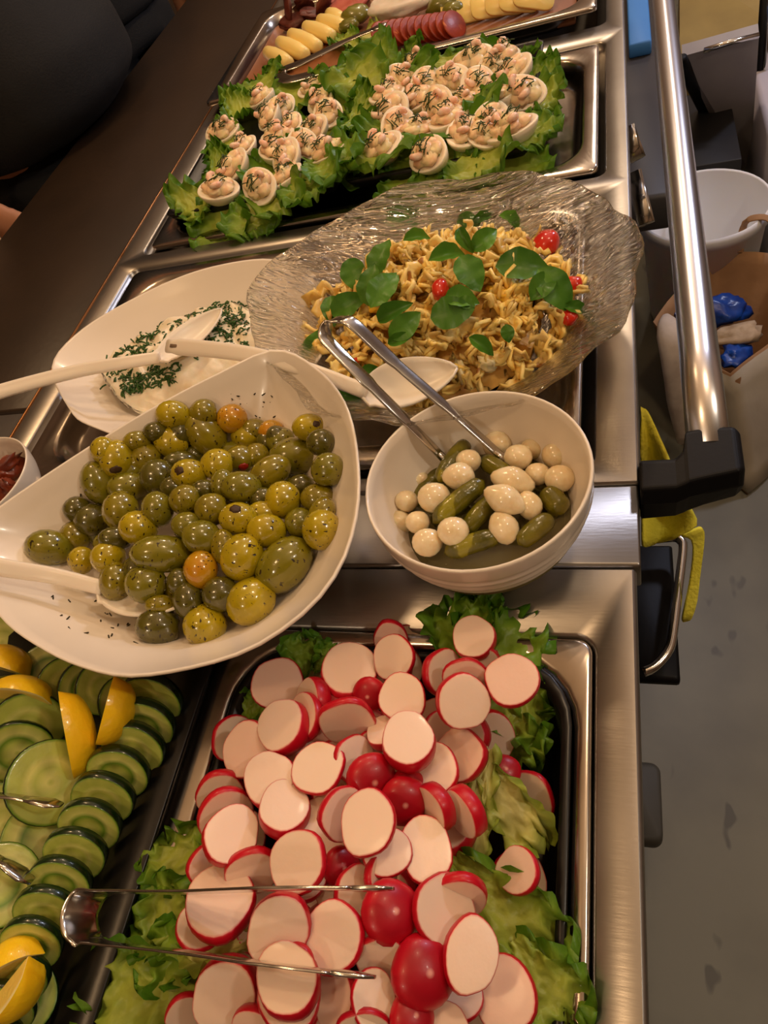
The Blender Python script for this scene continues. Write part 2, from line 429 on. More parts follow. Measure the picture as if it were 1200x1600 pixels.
tbp = P(-42, 752, .06)
bowl('tomato_bowl', 'small white bowl of dried tomatoes at the left edge', (tbp.x, tbp.y), .056, 0, .06, WHITE)
# ------------------------------------------------------------------ glass bowl
ZG = .078
gp = [P(u, v, ZG) for u, v in ((385, 495), (398, 440), (440, 395), (520, 340), (600, 302), (700, 276), (800, 268), (890, 282), (955, 312), (992, 352), (1003, 402), (992, 455), (960, 520), (905, 573), (840, 608), (740, 645), (620, 662), (500, 640), (410, 560))]
GC = (-.155, .515)
GOUT = outline([(p.x, p.y) for p in gp], GC, 96)
GLASS = M('rippled_glass', (250, 249, 246), .05, trans=1, ior=1.4)
def glass_bump():
    nt = GLASS.node_tree; N = nt.nodes; L = nt.links; b = N['Principled BSDF']
    tc = N.new('ShaderNodeTexCoord'); mp = N.new('ShaderNodeMapping')
    mp.inputs['Scale'].default_value = (.16, 1, .5); mp.inputs['Rotation'].default_value = (0, 0, R_(-18))
    no = N.new('ShaderNodeTexNoise'); no.inputs['Scale'].default_value = 95; no.inputs['Detail'].default_value = 1.5; no.inputs['Distortion'].default_value = .6
    bp = N.new('ShaderNodeBump'); bp.inputs['Strength'].default_value = .8; bp.inputs['Distance'].default_value = .006
    wv = N.new('ShaderNodeMath'); wv.operation = 'PINGPONG'; wv.inputs[1].default_value = .09
    L.new(tc.outputs['Object'], mp.inputs[0]); L.new(mp.outputs[0], no.inputs['Vector']); L.new(no.outputs[0], wv.inputs[0])
    L.new(wv.outputs[0], bp.inputs['Height']); L.new(bp.outputs[0], b.inputs['Normal'])
    bp.inputs['Distance'].default_value = .022
glass_bump()
def thin_glass():
    nt = GLASS.node_tree; N = nt.nodes; L = nt.links
    tr_ = N.new('ShaderNodeBsdfTransparent'); tr_.inputs[0].default_value = (.93, .92, .9, 1)
    mx = N.new('ShaderNodeMixShader'); mx.inputs[0].default_value = .68
    L.new(tr_.outputs[0], mx.inputs[1]); L.new(N['Principled BSDF'].outputs[0], mx.inputs[2]); L.new(mx.outputs[0], N['Material Output'].inputs[0])
thin_glass()
GPROF = [(.0001, -.0185), (.44, -.0185), (.49, -.016), (.56, .006), (.7, .038), (.87, .062), (.995, ZG - .003), (1.0, ZG - .001), (.992, ZG), (.97, ZG - .005), (.86, .0645), (.69, .041), (.54, .008), (.46, -.012), (.0001, -.0145)]
GIN = sorted(GPROF[8:])
def gw(t, s):
    k = max(0, s - .6) / .4
    return (.0025 * k * sin(t * 11) + .0015 * k * sin(t * 23 + 1), .003 * k * sin(t * 7 + .5))
platter('glass_salad_bowl', 'large rippled clear glass bowl of pasta salad', 'bowl', GOUT, GC, GPROF, GLASS, gw)
# ------------------------------------------------------------------ pasta salad
SC = P(694, 488, .03)
def ssal(x, y):
    dx, dy = (x - SC.x) / .15, (y - SC.y) / .118
    r = dx * dx + dy * dy
    return -.028 + .108 * max(0, 1 - r) ** .55 + .006 * noise.noise(V((x * 40, y * 40, 0)))
def heapmesh(hf, c, rx, ry, z0, amp=.004, fr=90, n=40, lim=None):
    vs, fs, cc = [], [], []
    for i in range(n + 1):
        for j in range(n):
            r = i / n; a = 2 * pi * j / n
            x, y = c.x + rx * r * cos(a), c.y + ry * r * sin(a)
            if lim:
                while not lim(x, y): x, y = c.x + (x - c.x) * .96, c.y + (y - c.y) * .96
            nz = noise.noise(V((x * fr, y * fr, 1))) + .5 * noise.noise(V((x * fr * 2.3, y * fr * 2.3, 5)))
            vs.append(V((x, y, T + max(z0, hf(x, y) + amp * nz))))
    for i in range(n):
        for j in range(n):
            k = (j + 1) % n
            fs.append((i * n + j, (i + 1) * n + j, (i + 1) * n + k, i * n + k))
    return vs, fs
PASTA = M('pasta', (240, 198, 98), .33, sss=.25, var=(248, 222, 150), vscale=60, flecks=((150, 96, 30), 70, .66), bump=(160, .3), rnd=.22)
SAUCE = M('creamy_dressing', (214, 160, 66), .35, sss=.2, var=(240, 200, 118), vscale=60, flecks=((96, 70, 24), 110, .62), bump=(120, .5))
vs, fs = heapmesh(lambda x, y: ssal(x, y) - .014, SC, .145, .114, -.013, .005, lim=lambda x, y: frac(x, y, GOUT, GC) < .52)
tag(ob('dressed_salad_base', me('dressed_salad_base', shift(vs, (SC.x, SC.y, T)), fs), SAUCE, loc=(SC.x, SC.y, T)), 'creamy yellow dressing and chopped bits binding the pasta salad', 'salad', kind='stuff')
def ribbon(n, L, W, ruf, curl, tw=0):
    vs, fs = [], []
    for i in range(n + 1):
        t = i / n - .5
        for j in range(5):
            s = j / 4 - .5
            x = L * t; y = W * s * (1 - .45 * exp(-(t / .14) ** 2)); z = curl * t * t * 4 + ruf * sin(t * 17 + s * 3) * abs(s) * 2 - .3 * W * (.25 - s * s) * exp(-(t / .2) ** 2) * 3
            a = tw * t
            vs.append((x, y * cos(a) - z * sin(a), y * sin(a) + z * cos(a)))
    for i in range(n):
        for j in range(4):
            fs.append((i * 5 + j, i * 5 + j + 1, i * 5 + j + 6, i * 5 + j + 5))
    return vs, fs
def shelled(vs, fs, t):
    d = me('tmp', vs, fs); bm = bmesh.new(); bm.from_mesh(d); bmesh.ops.recalc_face_normals(bm, faces=bm.faces)
    bmesh.ops.solidify(bm, geom=bm.faces[:], thickness=t); bm.to_mesh(d)
    d.polygons.foreach_set('use_smooth', [True] * len(d.polygons)); return d
pmesh = [shelled(*ribbon(9, .026, .013, .003, .006, 2.0), .0022), shelled(*ribbon(12, .026, .011, .002, -.004, 8.0), .0026), shelled(*ribbon(9, .019, .013, .0035, .008, 3.0), .0024), shelled(*ribbon(12, .03, .010, .0018, .008, 10.0), .0026)]
for d in pmesh: d.materials.append(PASTA)
def hn(hf, x, y):
    e = .004
    return V((-(hf(x + e, y) - hf(x - e, y)) / (2 * e), -(hf(x, y + e) - hf(x, y - e)) / (2 * e), 1)).normalized()
pr_ = random.Random(3); cnt = 0
while cnt < 285:
    a = pr_.uniform(0, 2 * pi); r = sqrt(pr_.uniform(0, 1)) * .97
    x, y = SC.x + .143 * r * cos(a), SC.y + .112 * r * sin(a)
    fg = frac(x, y, GOUT, GC)
    if fg > .7: continue
    z = max(ssal(x, y), interp(GIN, fg) + .006)
    n = hn(ssal, x, y)
    n = (n + V((pr_.uniform(-1, 1), pr_.uniform(-1, 1), pr_.uniform(-.2, .6))) * .75).normalized()
    d = V((pr_.uniform(-1, 1), pr_.uniform(-1, 1), pr_.uniform(-.4, .4)))
    s = pr_.uniform(.98, 1.35)
    o = ob('pasta_piece', pmesh[cnt % 4], None, mw=basis(n, d, (x, y, T + z + pr_.uniform(-.006, .004)), (s, s, s)))
    tag(o, 'creamy yellow pasta piece mixed into the glass bowl salad', 'pasta', 'pasta pieces in the glass bowl'); cnt += 1
TOM = M('tomato_red', (196, 30, 18), .2, coat=.5, var=(220, 60, 30), vscale=40)
def blob(rx, ry, rz, amp=.06, fr=2.0, seed=0, nu=14, nv=10, fn=None):
    rings = []
    for i in range(1, nv):
        ph = pi * (nv - i) / nv
        ring = []
        for j in range(nu):
            th = 2 * pi * j / nu
            d = V((sin(ph) * cos(th), sin(ph) * sin(th), cos(ph)))
            k = 1 + amp * noise.noise(d * fr + V((seed * 7.1, seed * 3.3, 0)))
            q = V((d.x * rx * k, d.y * ry * k, d.z * rz * k))
            ring.append(fn(q) if fn else q)
        rings.append(ring)
    vs, fs = loft(rings, False, False)
    n = len(vs); tp, bt = V((0, 0, rz)), V((0, 0, -rz))
    if fn: tp, bt = fn(tp), fn(bt)
    vs += [tp, bt]
    for j in range(nu):
        k = (j + 1) % nu
        fs.append((n, (nv - 2) * nu + j, (nv - 2) * nu + k)); fs.append((n + 1, k, j))
    return vs, fs
for i, (x, y, r, lab) in enumerate(((890, 222, 40, 'glossy red tomato half at the back right of the pasta salad'), (577, 360, 34, 'red tomato piece in the middle of the pasta salad'), (968, 345, 26, 'red tomato piece under basil at the right of the pasta salad'), (955, 440, 26, 'red tomato piece at the right foot of the pasta salad'), (320, 570, 20, 'small red tomato bit near the tongs on the pasta salad'))):
    p = hit(380 + x * .5333, 260 + y * .5333, lambda a, b: ssal(a, b) + .006)
    if p.z < T + .02: p = P(380 + x * .5333, 260 + y * .5333, .045)
    p = p + (CAM - p).normalized() * .012
    rr = psize(r * .5333, p)
    tag(ob('tomato_piece', me('tomato_piece', *blob(rr * (.75 if i == 1 else 1), rr * 1.15, rr * .8, .15, 1.7, i)), TOM, loc=p), lab, 'tomato', 'tomato pieces in the pasta salad')
for i in range(9):
    p = hit(*((700, 342), (560, 420), (690, 470), (780, 460), (640, 545), (760, 570), (590, 480), (850, 545), (720, 580))[i], ssal)
    c = ((246, 196, 60), (250, 214, 120), (240, 226, 180))[i % 3]
    r = .0075
    tag(ob('egg_chunk', me('egg_chunk', *blob(r * 1.6, r, r * .6, .7, 2.4, i + 20)), M('egg_chunk%d' % (i % 3), c, .4, sss=.3, bump=(120, .3)), mw=Matrix.Translation(p) @ Euler((i, i * 2, i * 3)).to_matrix().to_4x4()), 'soft pale yellow chunk poking out of the pasta salad', 'egg', 'pale chunks in the pasta salad')
BASIL = M('basil_leaf', (92, 140, 46), .36, var=(66, 116, 36), vscale=30, bump=(110, .3), rnd=.18, thin=.15, spec=.35)
def leafmesh(L, W, cup, bend, n=12, m=8):
    vs, fs = [], []
    for i in range(n + 1):
        t = i / n
        w = W * (sin(pi * t ** .8) ** .75 if 0 < t < 1 else .02)
        for j in range(m + 1):
            s = 2 * j / m - 1
            vs.append(V((L * (t - .5), w * s * .5, cup * (abs(s) ** 1.5) * w * .6 - bend * (t - .4) ** 2 * L + .0012 * sin(t * 20) * abs(s))))
    for i in range(n):
        for j in range(m):
            a = i * (m + 1) + j; fs.append((a, a + 1, a + m + 2, a + m + 1))
    return vs, fs
basil = [me('basil', *leafmesh(.034, .021, .5, .9)), me('basil', *leafmesh(.04, .024, .3, .5)), me('basil', *leafmesh(.03, .014, 1.0, .8)), me('basil', *leafmesh(.03, .022, .15, .3))]
for d in basil: d.materials.append(BASIL)
for i, (x, y, k, a, s) in enumerate(((462, 150, 1, 5, 1), (510, 207, 2, -10, 1), (660, 162, 3, 10, 1), (705, 150, 2, -20, .9), (785, 165, 2, 40, 1.15), (708, 212, 0, -40, 1), (600, 258, 2, -15, 1.3), (665, 312, 3, 60, 1.35), (820, 290, 1, 5, 1.35), (402, 265, 1, -70, 1.1), (325, 318, 3, 70, 1.3), (305, 405, 1, -25, 1.1), (258, 420, 1, 80, .9), (412, 355, 1, -55, 1.2), (372, 345, 1, -80, 1.1), (440, 425, 2, -25, 1.3), (475, 465, 1, -40, 1), (612, 428, 3, -10, 1.45), (640, 385, 0, 10, 1), (655, 400, 3, 20, .6), (915, 360, 1, 50, 1.3), (880, 345, 0, -50, 1.1), (975, 415, 2, 8, .9), (775, 490, 3, 80, .6), (700, 525, 2, 35, 1), (208, 530, 1, -65, 1.1), (300, 672, 2, 15, 1.1), (385, 610, 1, 20, .8), (460, 505, 2, -20, .9), (650, 215, 2, 60, 1.0))):
    p = hit(380 + x * .5333, 260 + y * .5333, lambda a_, b_: ssal(a_, b_) + .013)
    if p.z < T + .02: p = P(380 + x * .5333, 260 + y * .5333, .042)
    n = (CAM - p).normalized() * .9 + hn(ssal, p.x, p.y) * .5 + V((pr_.uniform(-1, 1), pr_.uniform(-1, 1), 0)) * .3
    s *= .85; p = p + (CAM - p).normalized() * .014
    o = ob('basil_leaf', basil[k], None, mw=basis(n, img(a), p, (s, s, s)))
    tag(o, 'fresh green basil leaf scattered over the pasta salad', 'basil leaf', 'basil leaves on the pasta salad')
# ------------------------------------------------------------------ creamy dip with chives
DCN = P(262, 560, .02)
def dsal(x, y):
    ux, uy = (x - DCN.x), (y - DCN.y)
    a = ux * .86 + uy * .5; b = -ux * .5 + uy * .86
    r = (a / .15) ** 2 + (b / .085) ** 2
    return -.012 + .05 * max(0, 1 - r) ** .5 + .007 * noise.noise(V((x * 70, y * 70, 3)))
DIP = M('creamy_dip', (234, 218, 186), .28, sss=.3, var=(246, 234, 210), vscale=70, bump=(90, .4))
vs, fs = heapmesh(dsal, DCN, .15, .13, -.012, .005, 70, 56, lambda x, y: frac(x, y, DOUT, DC) < .62)
tag(ob('creamy_dip', me('creamy_dip', shift(vs, (DCN.x, DCN.y, T)), fs), DIP, loc=(DCN.x, DCN.y, T)), 'lumpy white creamy dip sprinkled with green chives', 'dip', kind='stuff')
CHIVE = M('chopped_chive', (58, 96, 30), .5, var=(36, 70, 22), vscale=200)
parts = []
cr = random.Random(5)
for i in range(900):
    t = cr.random()
    cu = 170 + t * 220 + cr.gauss(0, 16); cv = 566 - t * 84 + cr.gauss(0, 22)
    if i % 4 == 0: cu = 190 + cr.random() * 90; cv = 590 + cr.random() * 30 - (cu - 190) * .25
    if i % 5 == 0: cu = 290 + cr.random() * 100; cv = 545 - cr.random() * 90
    p = hit(cu, cv, dsal) + V((0, 0, .0008))
    if p.z < T - .008: continue
    d = V((cr.uniform(-1, 1), cr.uniform(-1, 1), cr.uniform(-.35, .35))).normalized() * cr.uniform(.0018, .0045)
    parts.append(tube([p - d, p + V((0, 0, .0008)), p + d], .0009, 5))
for u, v in ((165, 533), (118, 620), (352, 470), (378, 462)):
    p = P(u, v, .02); p = V((p.x, p.y, p.z)); parts.append(tube([p, p + V((.004, 0, .0004)), p + V((.008, -.001, 0))], .0009, 5))
tag(ob('chopped_chives', me('chopped_chives', *join(*parts)), CHIVE), 'chopped green chives strewn across the white dip', 'chives', kind='stuff')
# ------------------------------------------------------------------ olives
OLC = P(300, 815, .05)
def oheap(x, y):
    r = ((x - OLC.x) / .14) ** 2 + ((y - OLC.y) / .105) ** 2
    return max(oz(x, y) + .009, .02 + .052 * max(0, 1 - r * .85))
def olive_mesh(sd, pit):
    vs, fs = blob(1, .86, .86, .05, 1.2, sd, 18, 12, (lambda q: V((q.x - .26 * max(0, (q.x - .82)) / .18, q.y, q.z))) if pit else None)
    return me('olive', [V((v.x, v.y, v.z)) for v in vs], fs)
OM = []
OLC_ = [((136, 122, 16), (118, 104, 16), 'mid'), ((178, 156, 14), (154, 136, 16), 'yellow'), ((90, 84, 20), (76, 70, 18), 'dark'), ((186, 142, 16), (188, 126, 14), 'orange'), ((112, 106, 20), (126, 116, 22), 'green')]
OMAT = [M('olive_' + n, a, .2, sss=.06, var=b, vscale=1.3, flecks=((46, 36, 10), 7.5, .635), bump=(5, .12), coat=.7) for a, b, n in OLC_]
for k in range(5):
    row = []
    for sd in range(3):
        d = olive_mesh(sd + k * 3, sd == 1); d.materials.append(OMAT[k]); row.append(d)
    OM.append(row)
HOLE = M('olive_pit', (62, 40, 16), .5); PIM = M('pimento', (150, 30, 14), .35)
olist = [(560, 100, 100, 85, 0, 1), (660, 95, 85, 85, 0, 0), (750, 112, 90, 85, 0, 3), (665, 165, 145, 105, 50, 0), (558, 188, 105, 90, 0, 1), (505, 155, 60, 75, 90, 2), (800, 170, 95, 85, 0, 1), (880, 155, 80, 70, 0, 3), (1000, 140, 100, 80, 0, 1, 'h'), (1040, 190, 90, 80, 20, 2), (335, 215, 75, 80, 0, 1), (378, 245, 115, 100, 90, 1, 'h'), (445, 185, 80, 60, 0, 0), (475, 240, 95, 90, 0, 0), (318, 320, 130, 95, 65, 4), (418, 335, 125, 90, 0, 4), (510, 300, 105, 105, 0, 2), (585, 250, 100, 60, 0, 2), (612, 292, 105, 90, 0, 1, 'h'), (705, 262, 100, 95, 0, 1), (775, 245, 70, 65, 0, 0, 'r'), (830, 235, 60, 60, 0, 0), (910, 185, 90, 80, 0, 4), (955, 235, 150, 110, 0, 4), (875, 285, 130, 90, -30, 0), (1062, 280, 105, 100, 90, 4), (1030, 370, 105, 90, 0, 0), (915, 375, 110, 105, 70, 1), (975, 335, 70, 60, 0, 2), (720, 325, 90, 70, 90, 4), (780, 335, 120, 95, 0, 4), (600, 375, 95, 90, 0, 0), (510, 405, 105, 90, 70, 4), (390, 410, 115, 105, 90, 0), (300, 440, 105, 95, 0, 2), (250, 405, 80, 75, 0, 2), (448, 465, 112, 100, 0, 1), (685, 405, 100, 95, 0, 0), (770, 435, 110, 95, 0, 1, 'h'), (862, 475, 115, 100, 0, 1), (850, 415, 70, 50, 0, 1), (970, 450, 90, 90, 0, 4), (1040, 472, 120, 115, 80, 1), (605, 455, 90, 75, 0, 4), (655, 497, 120, 100, 10, 4), (525, 550, 180, 110, 0, 4), (375, 500, 100, 70, 0, 2), (245, 490, 90, 90, 0, 0), (160, 530, 135, 105, 10, 4), (265, 570, 80, 80, 0, 1), (350, 560, 100, 95, 0, 1), (375, 640, 115, 95, 90, 0), (475, 645, 125, 115, 0, 4), (580, 640, 80, 70, 80, 2, 'r'), (650, 600, 110, 100, 90, 3), (725, 530, 110, 75, 80, 0), (783, 560, 140, 125, 110, 1), (920, 585, 190, 140, -45, 4), (715, 680, 110, 105, 0, 2), (610, 700, 110, 90, 80, 2), (520, 715, 90, 60, 0, 0), (515, 785, 135, 110, 0, 2), (663, 780, 125, 125, 0, 1), (812, 703, 150, 135, -50, 1), (850, 370, 60, 50, 0, 2), (660, 345, 60, 50, 0, 2), (560, 335, 60, 50, 0, 2), (440, 600, 60, 60, 0, 2)]
lab = {(4, 0): 0}
names_ = ['mid-green', 'yellow-green', 'dark green', 'orange-tinged yellow', 'glossy green']
orr = random.Random(11)
placed = []
for i, it in enumerate(olist):
    x, y, w_, h_, an, k = it[:6]
    u, v = x * .4833, 600 + y * .4833
    small = max(w_, h_) <= 72
    p = hit(u, v, lambda a, b: oheap(a, b) - (.006 if small else 0))
    a_ = psize(w_ * .4833 / 2, p) * 1.14; b_ = psize(h_ * .4833 / 2, p) * 1.14
    if small: a_ *= 1.3; b_ *= 1.3
    nz = (CAM - p).normalized()
    xd = img(an)
    mw = basis(nz, xd, p, (a_, b_ / .86, b_ / .86))
    if i == 45: lb = 'largest elongated green olive in the middle of the heap'
    elif i == 57: lb = 'large tilted green olive at the right side of the heap'
    elif i == 23: lb = 'large shiny green olive beside the upper right platter rim'
    elif i == 63: lb = 'flat-faced bright yellow olive at the lower right of the heap'
    elif i == 2: lb = 'bright orange-yellow olive at the top of the heap'
    elif i == 54: lb = 'orange olive just above the spoon bowl'
    elif i == 48: lb = 'leftmost olive of the heap, lying at the spoon handle'
    elif i == 61: lb = 'lowest dark green olive, below the spoon bowl'
    elif i == 62: lb = 'yellow olive lowest in the heap, right of the spoon bowl'
    elif len(it) > 6: lb = 'pitted olive with a %s showing' % ('red pimento' if it[6] == 'r' else 'dark pit hole') + (' near the top rim' if i == 8 else ' at the left edge of heap' if i == 11 else ' at the heap centre' if i == 18 else ' low by the spoon' if i == 53 else ' high in the heap' if i == 20 else ' right of the centre')
    else: lb = 'herb-flecked %s olive in the white platter' % names_[k]
    o = ob('olive', OM[k][i % 3], None, mw=mw)
    tag(o, lb, 'olive', 'olives in the white platter')
    placed.append(o)
    if len(it) > 6:
        ang = {8: -20, 11: 95, 18: 200, 20: 60, 38: 250, 53: 45}[i]
        dn = (nz * .8 + img(ang) * .6).normalized()
        q = p + dn * (b_ * .93)
        vs, fs = blob(b_ * .36, b_ * .3, b_ * .16, .25, 2, i)
        h = ob('pit_hole' if it[6] == 'h' else 'pimento', me('pit_hole', vs, fs), HOLE if it[6] == 'h' else PIM, mw=basis(dn, CR, q))
        h.parent = o; h.matrix_parent_inverse = o.matrix_basis.inverted()
for i in range(46):                # olives deeper in the heap, seen in the gaps
    u, v = orr.uniform(120, 520), orr.uniform(660, 960)
    if ((u - 320) / 195) ** 2 + ((v - 800) / 150) ** 2 > 1: continue
    p = hit(u, v, lambda a, b: max(oheap(a, b) - .017, oz(a, b) + .01))
    r = .0125
    o = ob('olive', OM[(2, 4, 0)[i % 3]][i % 3], None, mw=basis((CAM - p).normalized(), img(orr.uniform(0, 180)), p, (r * 1.15, r, r)))
    tag(o, 'dark olive lying deeper in the heap between the others', 'olive', 'olives deeper in the heap')
parts = []
for i in range(70):
    if i < 36: u, v = orr.gauss(165, 45), orr.gauss(955, 26)
    elif i < 50: u, v = 110 + orr.random() * 30, 740 + orr.random() * 40
    else: u, v = 350 + orr.random() * 80, 615 + orr.random() * 40
    if u < 20: continue
    p = hit(u, v, lambda a, b: oz(a, b) + .0006)
    if frac(p.x, p.y, OOUT, OC) > .93: continue
    d = V((orr.uniform(-1, 1), orr.uniform(-1, 1), 0)).normalized() * orr.uniform(.0008, .0028)
    parts.append(tube([p - d, p + d], .0006, 4))
tag(ob('dried_herb_flecks', me('dried_herb_flecks', *join(*parts)), HERB), 'dried herb flecks scattered on the white olive platter', 'herbs', kind='stuff')
# ------------------------------------------------------------------ onions, gherkins, tomatoes in bowls
ONI = M('pearl_onion', (238, 222, 186), .2, sss=.35, var=(226, 202, 156), vscale=1.5, coat=.3, bump=(2, .1))
GHK = M('gherkin', (112, 104, 14), .25, var=(72, 70, 16), vscale=60, bump=(120, .6), coat=.3, flecks=((138, 130, 30), 60, .64))
def bz(x, y):
    r = hypot(x - BC[0], y - BC[1]) / BR
    return .036 + .012 * max(0, 1 - r) ** 1
brine = M('brine', (150, 140, 90), .05, trans=.6)
def onion_mesh(sd, pt):
    return me('onion', *blob(1, .93, .95, .06, 1.3, sd, 18, 12, (lambda q: V((q.x + pt * max(0, abs(q.x) - .6) * (1 if q.x > 0 else -1), q.y * (1 - .25 * pt * max(0, abs(q.x) - .5)), q.z)))))
OND = [onion_mesh(1, 0), onion_mesh(2, .25), onion_mesh(3, 1.0)]
for d in OND: d.materials.append(ONI)
for i, (x, y, r, k, an, dz) in enumerate(((255, 748, 68, 0, 0, 0), (330, 665, 66, 0, 0, -.002), (675, 612, 66, 0, 0, 0), (770, 670, 64, 0, 0, .004), (830, 632, 52, 0, 0, -.002), (945, 660, 70, 0, 0, 0), (855, 745, 56, 0, 0, 0), (955, 765, 68, 0, 0, .002), (548, 687, 58, 0, 0, .007), (505, 755, 68, 1, 0, .01), (745, 778, 74, 2, 15, .006), (710, 860, 74, 2, 25, .01), (820, 885, 62, 1, 70, .003), (395, 850, 75, 0, 0, .008), (272, 865, 53, 0, 0, .004), (322, 960, 56, 0, 0, .004), (365, 1050, 70, 0, 0, .004), (480, 1000, 72, 0, 0, .008), (705, 985, 72, 1, 60, .003), (235, 965, 66, 0, 0, -.004), (330, 770, 50, 0, 0, -.006))):
    p = hit(540 + x * .35, 480 + y * .35, lambda a, b: bz(a, b) + dz)
    r_ = psize(r * .35, p)
    lb = 'pointed pearl onion beside the gherkins in the round bowl' if k == 2 else 'smooth white pearl onion in the round bowl'
    tag(ob('pearl_onion', OND[k], None, mw=basis((CAM - p).normalized(), img(an), p, (r_, r_, r_))), lb, 'pearl onion', 'pearl onions in the round bowl')
def gherkin(a, b, r, bow, sd):
    n = 12; pts = []; rr = []
    d = b - a
    for i in range(n + 1):
        t = i / n
        pts.append(a + d * t + V((0, 0, 1)) * bow * sin(pi * t) * d.length); rr.append(max(.0006, r * sqrt(max(0, 1 - (2 * t - 1) ** 4)) * (1 + .08 * noise.noise(V((t * 6, sd, 0))))))
    return tube(pts, rr, 14)
for i, (x0, y0, x1, y1, r, dz, lb) in enumerate(((545, 600, 415, 780, 42, .006, 'yellow-green gherkin between the tong arms'), (360, 605, 480, 625, 34, -.004, 'dark gherkin at the back of the bowl behind a tong tip'), (610, 680, 735, 760, 42, .0, 'short gherkin near the right tong tip'), (620, 775, 390, 965, 48, .004, 'long brown-green gherkin across the bowl centre'), (665, 850, 530, 1010, 45, -.001, 'gherkin lying in the middle front of the bowl'), (690, 1020, 440, 1100, 48, .0, 'bright yellow-green gherkin at the front of the bowl'), (925, 935, 770, 1060, 48, -.001, 'dull green gherkin at the right front of the bowl'), (890, 820, 975, 920, 55, -.004, 'dark gherkin at the right wall of the bowl'), (380, 960, 560, 900, 45, -.012, 'gherkin lying deep under the onions'), (300, 900, 450, 700, 48, -.012, 'dark gherkin deep at the left of the bowl'), (780, 700, 900, 830, 48, -.012, 'dark gherkin deep under the right onions'))):
    p, q = (hit(540 + a * .35, 480 + b * .35, lambda s, t: bz(s, t) + dz) for a, b in ((x0, y0), (x1, y1)))
    tag(ob('gherkin', me('gherkin', *gherkin(p, q, psize(r * .35, p), .03, i)), GHK), lb, 'gherkin', 'gherkins in the round bowl')
tag(ob('pickle_brine', me('pickle_brine', *loft([[V((BR * s * cos(2 * pi * j / 48), BR * s * sin(2 * pi * j / 48), z)) for j in range(48)] for s, z in ((.75, -.012), (.845, 0.0))])), brine, loc=(BC[0], BC[1], T + .03)), 'thin pickle brine pooled around the onions', 'brine', kind='stuff')
DT = M('dried_tomato', (140, 52, 18), .4, var=(84, 28, 12), vscale=60, bump=(60, .8), coat=.2)
for i in range(12):
    p = P(*((-5, 715), (15, 735), (25, 760), (-5, 750), (5, 775), (-30, 740), (-60, 760), (-30, 775), (20, 715), (-50, 720), (-80, 750), (-10, 735))[i], .036 + (i % 3) * .005)
    dx_ = V((p.x - tbp.x, p.y - tbp.y, 0))
    if dx_.length > .03: p -= dx_ * (1 - .03 / dx_.length)
    tag(ob('dried_tomato', me('dried_tomato', *blob(.017, .011, .007, .7, 2.2, i, 14, 10)), DT, mw=Matrix.Translation(p) @ Euler((i * .7, i * .4, i * 1.3)).to_matrix().to_4x4()), 'shrivelled dark red dried tomato in the small bowl', 'dried tomato', 'dried tomatoes in the small bowl')
# ------------------------------------------------------------------ lettuce
LETT = M('lettuce', attr=True, rough=.38, bump=(140, .45), thin=.28, spec=.4)
def lettuce_mesh(L, W, sd, ruf=.012, frq=9, cup=.25, bend=.3, pale=.35, dark=0, n=34, m=20, iceberg=False):
    vs, fs, cs = [], [], []
    G1 = lin((178, 190, 78)); G2 = lin((112, 156, 34)); G3 = lin((66, 116, 22))
    if dark: G1, G2, G3 = lin((150, 182, 60)), lin((108, 160, 38)), lin((68, 124, 26))
    if iceberg: G1, G2, G3 = lin((226, 220, 140)), lin((196, 200, 92)), lin((136, 164, 46))
    for i in range(n + 1):
        t = i / n
        base = .25 + .75 * sin(pi * min(1, t * 1.0) * .5) ** .8
        w = W * .5 * base * (1 if t < .75 else sqrt(max(0.0, 1 - ((t - .75) / .27) ** 2)))
        for j in range(m + 1):
            s = 2 * j / m - 1
            e = max(abs(s), (t - .55) / .45) if t > .55 else abs(s)
            jag = 1 + .16 * noise.noise(V((t * 9, s * 3 + (5 if s > 0 else 0), sd))) * e
            k = e ** 1.6
            x = L * t + .5 * ruf * k * sin(frq * 2.1 * s + sd)
            y = w * s * jag
            z = cup * w * s * s * 1.2 - bend * L * (t - .2) ** 2
            z += ruf * k * (sin(frq * 2 * pi * t * .55 + (2 if s > 0 else 0) + sd) * .6 + 1.3 * noise.noise(V((t * frq * .8, s * frq * .45, sd * 3.7))))
            z += ruf * .3 * noise.noise(V((t * frq * 1.8, s * frq, sd)))
            y += ruf * .7 * k * noise.noise(V((t * frq * 1.1, s * 3, sd + 9)))
            vs.append(V((x, y, z)))
            rib = exp(-(s / .13) ** 2) * (1 - t * .7)
            q = min(1, max(0, e * 1.25 - pale + .25 * noise.noise(V((t * 12, s * 8, sd)))))
            c = [G1[a] * (1 - q) + G2[a] * q for a in range(3)]
            q2 = max(0, min(1, (e - .6) * 1.8 + .4 * noise.noise(V((t * 7, s * 5, sd + 4)))))
            c = [c[a] * (1 - q2) + G3[a] * q2 for a in range(3)]
            c = [c[a] * (1 - .6 * rib) + G1[a] * 1.05 * .6 * rib for a in range(3)]
            cs.append(c)
    for i in range(n):
        for j in range(m):
            a = i * (m + 1) + j; fs.append((a, a + m + 1, a + m + 2, a + 1))
    d = me('lettuce_leaf', vs, fs, cs); d.materials.append(LETT); return d
LV = {}
